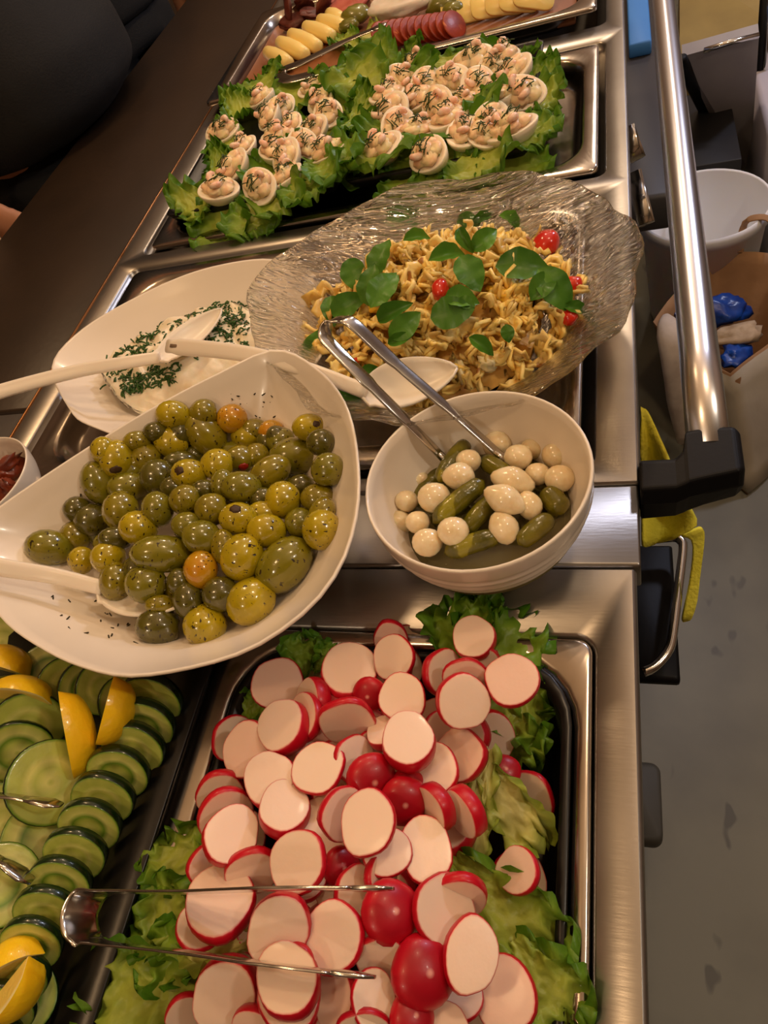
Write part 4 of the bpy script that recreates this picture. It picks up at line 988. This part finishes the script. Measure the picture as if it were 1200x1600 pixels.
for i in range(6):
    u = 720 + i * 23; v = 18 - i * 5
    p = P(u, v, .014 + .002 * i)
    rings = [rrect(-.03, .03, -.022, .022, z, .012, 4) for z in (-.002, .002)]
    tag(ob('cheese_slice', me('cheese_slice', *loft(rings)), CHS, mw=basis(V((.35, -.5, 1)), V((1, .35 - .1 * i, 0)), p)), 'flat yellow cheese slice in the fan at the right of the far pan', 'cheese', 'fanned cheese slices')
lettuce(P(560, 75, .012), P(525, 50, .02), .05, 3, V((0, -.2, 1)), 'light green lettuce leaf beside the far tongs', None, 77)
lettuce(P(600, 60, .012), P(560, 45, .02), .05, 2, V((0, -.2, 1)), 'pale lettuce leaf between cheese rolls and salami', None, 78)
# ------------------------------------------------------------------ spoons
def spoon(name, label, hpts, wd, hw, ht, tip, bw, bn, depth=.010):
    """hpts handle from free end to neck; bowl from the neck to tip, bw wide, opening towards bn"""
    rt = thing(name, label, 'spoon', hpts[-1])
    h = spline(hpts, 8); n = len(h)
    W = [hw * (1.0 if i > 1 else .8) * (1 - .25 * i / n) for i in range(n)]
    ob('handle', me('handle', *sweep(h, wd, W, ht, 12, .6)), WPLAST, rt)
    a = hpts[-1]; d = tip - a; L = d.length; x = d.normalized(); nn = (bn - x * bn.dot(x)).normalized(); y = nn.cross(x)
    vs, fs = [], []
    nu, nv = 18, 12
    for i in range(nu + 1):
        t = i / nu
        wv = bw / 2 * max(.02, (sin(pi * t ** .8) ** .62 if 0 < t < 1 else 0)) + (.0035 if t < .08 else 0)
        for j in range(nv + 1):
            s = 2 * j / nv - 1
            vs.append(a + x * (L * t - .004) + y * (wv * s) - nn * (depth * (1 - s * s) * sin(pi * min(1, t * .9 + .08)) ** .7))
    for i in range(nu):
        for j in range(nv):
            q = i * (nv + 1) + j; fs.append((q, q + nv + 1, q + nv + 2, q + 1))
    ob('spoon_bowl', me('spoon_bowl', vs, fs), WPLAST, rt, mods=[('SOLIDIFY', dict(thickness=.002, offset=0))])
    return rt
UPC = V((0, -.25, 1))
spoon('serving_spoon', 'white plastic spoon lying in the creamy dip, handle to the left', [P(-70, 640, .085), P(0, 612, .078), (P(120, 580, .066)), P(200, 566, .058), P(250, 558, .052)], img(80), .0155, .006, P(350, 478, .046), .036, V((.1, -.25, 1)), .011)
rt = spoon('serving_spoon', 'white plastic spoon in the pasta salad with slotted handle end', [P(262, 541, .070), P(330, 546, .076), P(400, 556, .0775), P(480, 578, .076), P(572, 612, .07)], img(100), .0165, .0055, P(722, 572, .066), .043, V((0, -.35, 1)), .012)
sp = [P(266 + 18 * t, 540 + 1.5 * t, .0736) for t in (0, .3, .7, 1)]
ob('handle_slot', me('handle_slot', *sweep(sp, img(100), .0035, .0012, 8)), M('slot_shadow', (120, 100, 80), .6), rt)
spoon('serving_spoon', 'white plastic spoon under the olives, handle to the left', [P(-60, 868, .10), P(0, 886, .088), P(80, 899, .07), P(160, 918, .056)], img(85), .0155, .006, P(300, 938, .05), .036, V((0, -.2, 1)), .012)
# ------------------------------------------------------------------ tongs
def tongs(label, A, B, wd, w, t, tipw=.016):
    """A: tip -> loop side, B: loop side -> tip"""
    rt = thing('serving_tongs', label, 'tongs', A[0])
    pts = spline(A + B, 7); n = len(pts)
    W = [w * (.62 if (i < 8 or i > n - 9) else .8 if (i < 14 or i > n - 15) else 1) for i in range(n)]
    ob('strap', me('strap', *sweep(pts, wd, W, t, 10, .5)), TONG, rt)
    for tip, nx in ((pts[0], pts[5]), (pts[-1], pts[-6])):
        d = (tip - nx).normalized()
        q = [tip - d * .006, tip + d * .002, tip + d * .012, tip + d * .02]
        ob('tip', me('tip', *sweep(q, wd if isinstance(wd, V) else wd[0], [tipw * .5, tipw * .8, tipw, tipw * .5], [t * 1.2, t * 1.8, t * 1.8, t], 10, .8)), TONG, rt)
    return rt
zt = .044
tongs('steel tongs standing in the pickle bowl and leaning over the pasta salad', [P(693, 716, zt), P(640, 662, .078), P(575, 597, .108), P(522, 543, .128), P(508, 524, .134)], [P(515, 504, .138), P(532, 499, .139), P(552, 506, .137), P(610, 560, .112), P(700, 638, .078), P(783, 712, zt)], img(-38) * .9 + CF * .55, .0115, .0022, .009)
zr = .084
tongs('thin steel tongs lying across the sliced radishes', [P(552, 1388, zr), P(440, 1388, zr), P(280, 1394, .07), P(180, 1393, .062), P(145, 1397, .06)], [P(127, 1420, .06), P(124, 1442, .06), P(133, 1464, .06), P(160, 1474, .06), P(280, 1487, .068), P(420, 1507, zr - .002), P(520, 1519, zr - .004)], (P(300, 1430, .06) - CAM).normalized() * .6 + img(3) * .8, .022, .0016, .012)
tongs('steel tongs lying on the cucumber slices at the left edge', [P(50, 1250, .055), P(0, 1243, .06), P(-120, 1240, .062)], [P(-150, 1270, .062), P(-120, 1300, .062), P(-20, 1335, .06), P(8, 1350, .055)], CF + img(0) * .2, .012, .0018, .013)
tongs('steel tongs resting on the front rim of the far pan', [P(585, 45, .05), P(540, 64, .046), P(470, 98, .044), P(445, 108, .043)], [P(438, 118, .042), P(450, 124, .042), P(480, 118, .041), P(560, 96, .042), P(600, 82, .044)], CF * .35 + img(-60), .02, .002, .018)
# ------------------------------------------------------------------ things on the floor at the right
def ring_loft(rings, name, mat, parent=None, mods=(), caps=(True, True)):
    return ob(name, me(name, *loft(rings, *caps)), mat, parent, mods=mods)
BUCK = M('white_bucket', (228, 230, 236), .45, sss=.1)
bk_ = thing('white_bucket', 'white round plastic bucket standing on the floor behind the paper bag', 'bucket', (0, 0, 0))
zbk = -.6
bl, br, bt = P(1001, 345, zbk), P(1212, 330, zbk), P(1105, 266, zbk)
bc = (bl + br) / 2; brad = (br - bl).length / 2
bc = V((bc.x, bt.y - brad * .96, 0)); bk_.location = bc
prof = [(.0001, .002), (.8, .0), (.82, .01), (.97, T + zbk - .03), (1.03, T + zbk - .028), (1.03, T + zbk - .012), (1.0, T + zbk), (.97, T + zbk - .004), (.8, .012), (.0001, .01)]
ob('bucket_body', me('bucket_body', *loft([[V((bc.x + brad * s * cos(2 * pi * j / 48), bc.y + brad * s * sin(2 * pi * j / 48), z)) for j in range(48)] for s, z in prof])), BUCK, bk_)
PAPER = M('brown_paper', (176, 136, 96), .75, var=(150, 112, 78), vscale=12, bump=(30, .6), thin=.1)
zb1 = -.66
rim = [P(1022, 500, zb1), P(1110, 392, zb1), P(1225, 398, zb1), P(1250, 500, zb1), P(1140, 585, zb1), P(1060, 545, zb1)]
bot = [P(1062, 655, -.899), P(1100, 600, -.899), P(1225, 600, -.899), P(1260, 690, -.899), P(1168, 772, -.899), P(1082, 700, -.899)]
pb_ = thing('paper_bag', 'open brown paper carrier bag with rubbish standing on the floor', 'bag', bot[0])
def subring(r, n=8):
    out = []
    for i in range(len(r)):
        for j in range(n): out.append(r[i].lerp(r[(i + 1) % len(r)], j / n))
    return out
rings = []
for i in range(13):
    t = i / 12
    a = [bot[k].lerp(rim[k], t) for k in range(6)]
    rings.append([q + V((.012 * noise.noise(q * 9), .012 * noise.noise(q * 9 + V((5, 0, 0))), .008 * noise.noise(q * 14))) * (0 if i == 0 else 1) for q in subring(a)])
ob('bag_body', me('bag_body', *loft(rings, True, False)), PAPER, pb_, mods=[('SOLIDIFY', dict(thickness=.002, offset=0))])
hpts = [P(1156, 395, zb1), P(1160, 360, zb1 + .03), P(1172, 342, zb1 + .06), P(1205, 345, zb1 + .06), P(1215, 395, zb1 + .02)]
ob('bag_handle', me('bag_handle', *sweep(spline(hpts, 5), CF + img(90) * .2, .003, .016, 8)), PAPER, pb_)
c0 = sum(bot, V()) / 6
fr = []
for i in range(7):
    t = i / 6 * .96 + .02
    row = [bot[k].lerp(rim[k], t) for k in (3, 4, 5)]
    row = [row[0].lerp(row[1], j / 6) for j in range(6)] + [row[1].lerp(row[2], j / 4) for j in range(5)]
    fr.append([q + V((.012 * noise.noise(q * 9), .012 * noise.noise(q * 9 + V((5, 0, 0))), .008 * noise.noise(q * 14))) + V((q.x - c0.x, q.y - c0.y, 0)) * .03 for q in row])
o = ob('pale_panel', me('pale_panel', *loft(fr, False, False, False)), M('pale_paper', (176, 166, 148), .6, var=(156, 146, 130), vscale=9, bump=(30, .5)), pb_, mods=[('SOLIDIFY', dict(thickness=.0015, offset=0))])
o['label'] = 'pale printed front of the bag'
BLUE = M('blue_wrapper', (24, 74, 170), .3, var=(16, 46, 120), vscale=30, bump=(40, .6))
TANP = M('crumpled_paper', (190, 168, 140), .7, var=(160, 136, 108), vscale=40, bump=(50, .8))
WPAP = M('white_paper', (222, 208, 196), .7, bump=(40, .6), var=(200, 184, 172), vscale=30)
for i, (u, v, r, mt, lb) in enumerate(((1130, 485, .05, BLUE, 'blue wrapper at the back inside the paper bag'), (1150, 555, .04, BLUE, 'blue wrapper piece low inside the paper bag'), (1068, 492, .03, BLUE, 'small blue wrapper at the left inside the paper bag'), (1150, 525, .05, TANP, 'crumpled tan paper on top inside the paper bag'))):
    p = P(u, v, -.70)
    tag(ob('wrapper', me('wrapper', *blob(r, r * .7, r * .4, .6, 2.2, i + 50, 18, 12)), mt, mw=Matrix.Translation(p) @ Euler((.2, .2, i)).to_matrix().to_4x4()), lb, 'wrapper')
# crumpled white paper roll wedged at the left of the bag
pp = [P(1040, 492, -.55), P(1050, 540, -.58), P(1060, 610, -.68), P(1066, 690, -.84)]
tag(ob('paper_roll', me('paper_roll', *sweep(spline(pp, 6), V((1, .1, 0)), [.012, .03, .04, .045, .05, .05, .05, .05, .05, .05, .05, .05, .05, .05, .046, .04, .034, .028, .02], [.01, .02, .03, .03, .03, .03, .03, .03, .03, .03, .03, .03, .03, .03, .03, .03, .025, .02, .016], 14, .9)), WPAP), 'crumpled off-white paper roll between trolley and paper bag', 'paper')
def prism(q, th):
    n = len(q); vs = list(q) + [p + th for p in q]
    fs = [tuple(range(n)), tuple(range(2 * n - 1, n - 1, -1))] + [(i, (i + 1) % n, n + (i + 1) % n, n + i)[::-1] for i in range(n)]
    return vs, fs
DG = M('dark_grey_plastic', (58, 56, 58), .5, bump=(40, .1))
z1 = -.33
x0_, x1_ = .012, P(1045, 200, z1).x
y0_, y1_ = P(1040, 305, z1).y, P(975, 0, z1).y
sh = ob('side_shelf', me('side_shelf', *boxv(-.02, x1_, y0_, y1_ + .3, T + z1 - .07, T + z1, .006)), DG, tr); sh['label'] = 'dark grey side shelf'
q = P(1018, 62, z1 + .03); q2 = P(975, 66, z1 + .03)
tag(ob('blue_folder', me('blue_folder', *boxv(x0_ + .004, q.x, q.y, q.y + .34, T + z1, T + z1 + .03, .003)), M('blue_card', (70, 134, 206), .55, bump=(20, .2))), 'light blue flat folder lying on the dark side shelf', 'folder')
GP = M('grey_panel', (150, 144, 142), .4, var=(134, 128, 128), vscale=6)
vs, fs = prism([P(1066, 88, -.40), P(1186, 55, -.40), P(1172, 268, -.86), P(1150, 268, -.86)], V((.0, .03, .012)))
gpn = thing('grey_table', 'grey folded tabletop leaning behind the white bucket', 'table', P(1160, 268, -.9))
ob('table_top', me('table_top', vs, fs, smooth=False), GP, gpn)
ob('darkening_block', me('darkening_block', *boxv(P(1062, 200, -.6).x - .02, P(1150, 200, -.6).x, P(1100, 258, -.6).y, P(1100, 258, -.6).y + .35, 0, T - .6)), M('block_black', (24, 23, 24), .6), gpn)  # black box added so the lit floor behind the bucket looks dark
ob('edge_band', me('edge_band', *sweep([P(1062, 92, -.40), P(1105, 178, -.62), P(1149, 272, -.86)], CF, .03, .02, 8)), BLACKP, gpn)
ob('bright_edge', me('bright_edge', *sweep([P(1100, 79, -.395), P(1145, 65, -.395), P(1186, 55, -.395)], CF, .012, .01, 8)), CHROME, gpn)
ob('post', me('post', *tube([P(1196, -20, -.40), P(1186, 120, -.62), P(1172, 272, -.89)], .011, 10)), BLACKP, gpn)
ob('post', me('post', *tube([P(1204, -20, -.40), P(1196, 120, -.62), P(1180, 272, -.89)], .008, 10)), CHROME, gpn)
vs, fs = prism([P(1062, -60, -.55), P(1230, -60, -.55), P(1230, 50, -.62), P(1062, 84, -.62)], V((0, .03, -.279)))
tag(ob('wooden_chest', me('wooden_chest', vs, fs, smooth=False), M('golden_wood', (150, 128, 70), .5, var=(124, 104, 56), vscale=5)), 'golden brown wooden chest at the top right corner', 'chest')
vs, fs = boxv(P(1198, 200, -.6).x, P(1198, 200, -.6).x + .4, P(1198, 275, -.6).y, P(1198, 60, -.6).y, 0, T - .6, .01)
tag(ob('storage_box', me('storage_box', vs, fs), M('pale_box', (190, 186, 196), .5)), 'pale grey storage box at the right picture edge', 'box')
# yellow cloth over the fold-down tray
CLO = M('yellow_cloth', (244, 238, 84), .85, var=(232, 222, 62), vscale=40, bump=(220, .8))
rows = [((1001, 636), (1010, 640), -.05), ((1002, 660), (1024, 664), -.055), ((1002, 690), (1040, 706), -.06), ((1003, 750), (1060, 756), -.09), ((1004, 800), (1082, 800), -.115), ((1004, 830), (1098, 822), -.118), ((1004, 856), (1060, 838), -.128)]
rings = []
vs, fs = [], []
NW = 12
for i, (a, b, z) in enumerate(rows):
    for j in range(NW + 1):
        t = j / NW; p = P(a[0] + (b[0] - a[0]) * t, a[1] + (b[1] - a[1]) * t, z - .01 * sin(t * pi * 1.5) * (i > 1)); vs.append(p)
for i in range(len(rows) - 1):
    for j in range(NW):
        q = i * (NW + 1) + j; fs.append((q, q + 1, q + NW + 2, q + NW + 1))
o0 = len(vs)
rows2 = [((1060, 838), (1098, 822), -.124), ((1084, 838), (1101, 834), -.135), ((1083, 870), (1098, 866), -.15), ((1078, 910), (1092, 905), -.17), ((1070, 945), (1090, 940), -.185), ((1064, 972), (1080, 968), -.2)]
for (a, b, z) in rows2:
    for j in range(5):
        t = j / 4; vs.append(P(a[0] + (b[0] - a[0]) * t, a[1] + (b[1] - a[1]) * t, z))
for i in range(len(rows2) - 1):
    for j in range(4):
        q = o0 + i * 5 + j; fs.append((q, q + 1, q + 6, q + 5))
cl = ob('yellow_cloth', me('yellow_cloth', vs, fs), CLO, mods=[('SUBSURF', dict(levels=1, render_levels=1)), ('SOLIDIFY', dict(thickness=.003, offset=0))])
tag(cl, 'yellow cleaning cloth draped over the tray below the rail', 'cloth')
# ------------------------------------------------------------------ person at the far side of the ledge, and an added dark figure
SKIN = M('skin', (196, 140, 108), .5, sss=.2)
BLK = M('black_fabric', (13, 13, 15), .8, bump=(300, .3))
BEI = M('beige_fabric', (190, 156, 116), .8, var=(170, 138, 100), vscale=20, bump=(120, .4))
HAIR = M('dark_hair', (34, 24, 18), .5, bump=(200, .6)); SHOE = M('black_leather', (18, 16, 15), .4)
def remeshed(name, parts, mat, parent=None, vox=.014):
    vs, fs = join(*parts)
    o = ob(name, me(name, vs, fs), mat, parent)
    r = o.modifiers.new('remesh', 'REMESH'); r.mode = 'VOXEL'; r.voxel_size = vox; r.use_smooth_shade = True
    sm = o.modifiers.new('smooth', 'SMOOTH'); sm.factor = .6; sm.iterations = 6
    return o
def limb(pts, rad, n=5):
    p = spline([V(q) for q in pts], n); m_ = len(p) - 1; k = len(rad) - 1
    r = []
    for i in range(m_ + 1):
        f = i / m_ * k; a = min(int(f), k - 1); r.append(rad[a] + (rad[a + 1] - rad[a]) * (f - a))
    return tube(p, r, 14)
def trunk(sec):
    """sec: z, cx, half depth (x), half width (y)"""
    return loft([[V((cx + a * cos(2 * pi * j / 28), b * sin(2 * pi * j / 28), z)) for j in range(28)] for z, cx, a, b in sec])
def moved(vf, d): return [V(v) + V(d) for v in vf[0]], vf[1]
def person(loc, rz, label, sec, trouser):
    arms = [[(0, .2 * s, 1.4), (-.03, .26 * s, 1.14), (-.01, .27 * s, .92)] for s in (-1, 1)]
    parts = [trunk([(.86, 0, .11, .15), (1.0, 0, .11, .14), (1.2, .0, .12, .16), (1.38, 0, .1, .17), (1.45, 0, .06, .08)]), limb([(0, 0, 1.42), (.01, 0, 1.5), (.02, 0, 1.56)], [.06, .055, .055]),
             moved(blob(.095, .078, .118, .03, 1, 2, 20, 14), (.03, 0, 1.64))]
    for s, ar in zip((-1, 1), arms):
        parts += [limb(ar, [.05, .042, .03]), moved(blob(.03, .016, .05, .05, 1, 3, 12, 10), (.0, .27 * s, .85))]
        for k in range(4): parts.append(limb([(-.02 + .014 * k, .27 * s, .82), (-.018 + .015 * k, .268 * s, .78), (-.01 + .014 * k, .26 * s, .745 + .006 * abs(k - 1))], [.0095, .009, .008], 3))
        parts.append(limb([(.025, .265 * s, .86), (.045, .26 * s, .83), (.05, .255 * s, .8)], [.011, .01, .009], 3))
        parts += [limb([(0, .09 * s, .9), (.02, .1 * s, .5), (-.01, .1 * s, .08)], [.085, .06, .04]), moved(blob(.11, .045, .04, .05, 1, 1, 14, 10), (.05, .105 * s, .045))]
    body = remeshed('person', parts, SKIN, vox=.011)
    body.location = loc; body.rotation_euler = (0, 0, rz)
    jp = [trunk(sec)] + [limb(ar, [.085, .07, .052]) for ar in arms] + [limb([(0, 0, 1.4), (.01, 0, 1.49)], [.09, .07])]
    j = remeshed('black_top', jp, BLK, vox=.014); j.parent = body
    tp = [trunk([(.8, 0, .14, .17), (.98, 0, .13, .16)])] + [limb([(0, .09 * s, .86), (.02, .1 * s, .5), (-.01, .1 * s, .1)], [.11, .085, .07]) for s in (-1, 1)]
    t = remeshed('trousers', tp, trouser, vox=.014); t.parent = body
    hv, hf = blob(.105, .09, .1, .08, 2, 3, 22, 14, lambda p: V((p.x - .02, p.y, max(p.z, -.02 if p.x > .02 else -.07))))
    h = ob('hair', me('hair', [v + V((.02, 0, 1.69)) for v in hv], hf), HAIR); h.parent = body
    for s in (-1, 1):
        e, f = blob(.011, .013, .009, 0, 1, 1, 10, 8); x = ob('eye', me('eye', [v + V((.112, .032 * s, 1.645)) for v in e], f), M('eye_dark', (30, 22, 18), .2)); x.parent = body
        e, f = blob(.015, .009, .028, .1, 1, 1, 10, 8); x = ob('ear', me('ear', [v + V((.03, .08 * s, 1.635)) for v in e], f), SKIN); x.parent = body
        e, f = blob(.14, .055, .05, .08, 1, 1, 14, 8); x = ob('shoe', me('shoe', [v + V((.06, .105 * s, .052)) for v in e], f), SHOE); x.parent = body
    e, f = blob(.02, .013, .024, .1, 1, 1, 10, 8); x = ob('nose', me('nose', [v + V((.124, 0, 1.615)) for v in e], f), SKIN); x.parent = body
    e, f = blob(.008, .025, .007, .1, 1, 1, 10, 8); x = ob('mouth', me('mouth', [v + V((.115, 0, 1.578)) for v in e], f), M('lips', (150, 76, 66), .4)); x.parent = body
    return tag(body, label, 'person')
person((-1.13, 1.33, 0), R_(6), 'person in a black top leaning against the far side of the ledge', [(.893, .02, .17, .22), (.94, .05, .2, .235), (1.02, .05, .2, .235), (1.15, .03, .17, .22), (1.3, .0, .14, .21), (1.4, 0, .11, .19), (1.45, 0, .07, .09)], BLK)
person((-1.27, 1.95, 0), R_(-20), 'dark figure added to darken the background farther along the ledge', [(.87, .0, .15, .19), (1.0, .0, .15, .19), (1.2, .0, .15, .2), (1.38, 0, .12, .2), (1.45, 0, .07, .09)], BLK)  # added figure, stands in for the dark background beyond the ledge
rings = []
for i in range(14):
    t = i / 13
    k = (.125 * (1 - .2 * t) if t < .9 else .125 * .82 * sqrt(max(.02, 1 - ((t - .9) / .105) ** 2)))
    rings.append([V((k * cos(2 * pi * j / 36) * (1 + .12 * noise.noise(V((j * .5, t * 5, 0)))), 1.15 * k * sin(2 * pi * j / 36) * (1 + .12 * noise.noise(V((j * .5, t * 5, 3)))), .925 * t)) for j in range(36)])
tag(ob('beige_sack', me('beige_sack', *loft(rings)), BEI, loc=(-1.115, .9, 0)), 'crumpled beige cloth sack behind the ledge, beside the person', 'sack')

# ------------------------------------------------------------------ say which one of its kind each thing is
def pixel(o):
    if o.type == 'MESH' and o.matrix_basis.translation.length < 1e-6:
        c = sum((V(b) for b in o.bound_box), V()) / 8
    else: c = o.matrix_basis.translation
    d = c - CAM; f = d.dot(CF)
    return 600 + FPX * d.dot(CR) / f, 800 + FPX * d.dot(CD) / f
ORD = ['zeroth', 'first', 'second', 'third', 'fourth', 'fifth', 'sixth', 'seventh', 'eighth', 'ninth', 'tenth', 'eleventh', 'twelfth', 'thirteenth', 'fourteenth', 'fifteenth', 'sixteenth']
SHORT = {'olives in the white platter': None, 'pearl onions in the round bowl': 'pearl onion in the bowl', 'basil leaves on the pasta salad': 'basil leaf on the pasta', 'radish pieces in the black tray': None,
         'row of leaning cucumber slices': 'leaning cucumber slice by the tray edge', 'dressed eggs on the left tray': 'dressed egg half on left tray', 'dressed eggs on the right tray': 'dressed egg half on right tray',
         'lettuce on the left egg tray': 'green lettuce leaf on left egg tray', 'lettuce on the right egg tray': 'green lettuce leaf on right egg tray', 'rolled cheese slices': 'rolled yellow cheese slice in the far pan',
         'row of salami slices': 'red salami slice in the far pan', 'fanned cheese slices': 'flat yellow cheese slice in the fan', 'dark meat slices in the far pan': 'crumpled dark meat slice', 'ham slices in the far pan': 'folded pink ham slice',
         'dried tomatoes in the small bowl': 'dried tomato in the small bowl', 'pale chunks in the pasta salad': 'pale chunk in the pasta salad'}
SINGLE = {'row of leaning cucumber slices': 'from the top', 'rolled cheese slices': 'from the left', 'row of salami slices': 'from the left', 'fanned cheese slices': 'from the left', 'dark meat slices in the far pan': 'from the left', 'ham slices in the far pan': 'from the left'}
RAW = {}
for gname, short in SHORT.items():
    mem = [o for o in COL.objects if o.get('group') == gname and o.parent is None]
    cnt_ = {}
    for o in mem: cnt_[o['label']] = cnt_.get(o['label'], 0) + 1
    pos = {o.name: pixel(o) for o in mem}
    vis = [o for o in mem if -40 < pos[o.name][0] < 1240 and -40 < pos[o.name][1] < 1640]
    if not vis: continue
    us = [pos[o.name][0] for o in vis]; vs_ = [pos[o.name][1] for o in vis]
    W_, H_ = max(us) - min(us) + 1, max(vs_) - min(vs_) + 1
    if gname in SINGLE:
        ax = 1 if 'top' in SINGLE[gname] else 0
        for i, o in enumerate(sorted(vis, key=lambda q: pos[q.name][ax])):
            if cnt_[o['label']] > 1: o['label'] = '%s, %s %s' % (short, ORD[i + 1], SINGLE[gname])
        continue
    nb = max(1, round(sqrt(len(vis) * H_ / W_)))
    for b in range(nb):
        band = [o for o in vis if min(nb - 1, int((pos[o.name][1] - min(vs_)) / H_ * nb)) == b]
        band.sort(key=lambda q: pos[q.name][0])
        for i, o in enumerate(band):
            if cnt_[o['label']] < 2: continue
            base = short
            if gname.startswith('olives'): base = o['label'].split(' olive')[0].replace('herb-flecked ', '') + ' olive'
            if gname.startswith('radish'): base = 'red radish end' if 'end piece' in o['label'] else 'thick red-edged radish slice' if 'thick' in o['label'] else 'pale radish slice'
            row = 'top row' if b == 0 else 'bottom row' if b == nb - 1 else '%s row down' % ORD[b + 1]
            o['label'] = '%s, %s from left in the %s' % (base, ORD[min(i + 1, 16)], row)
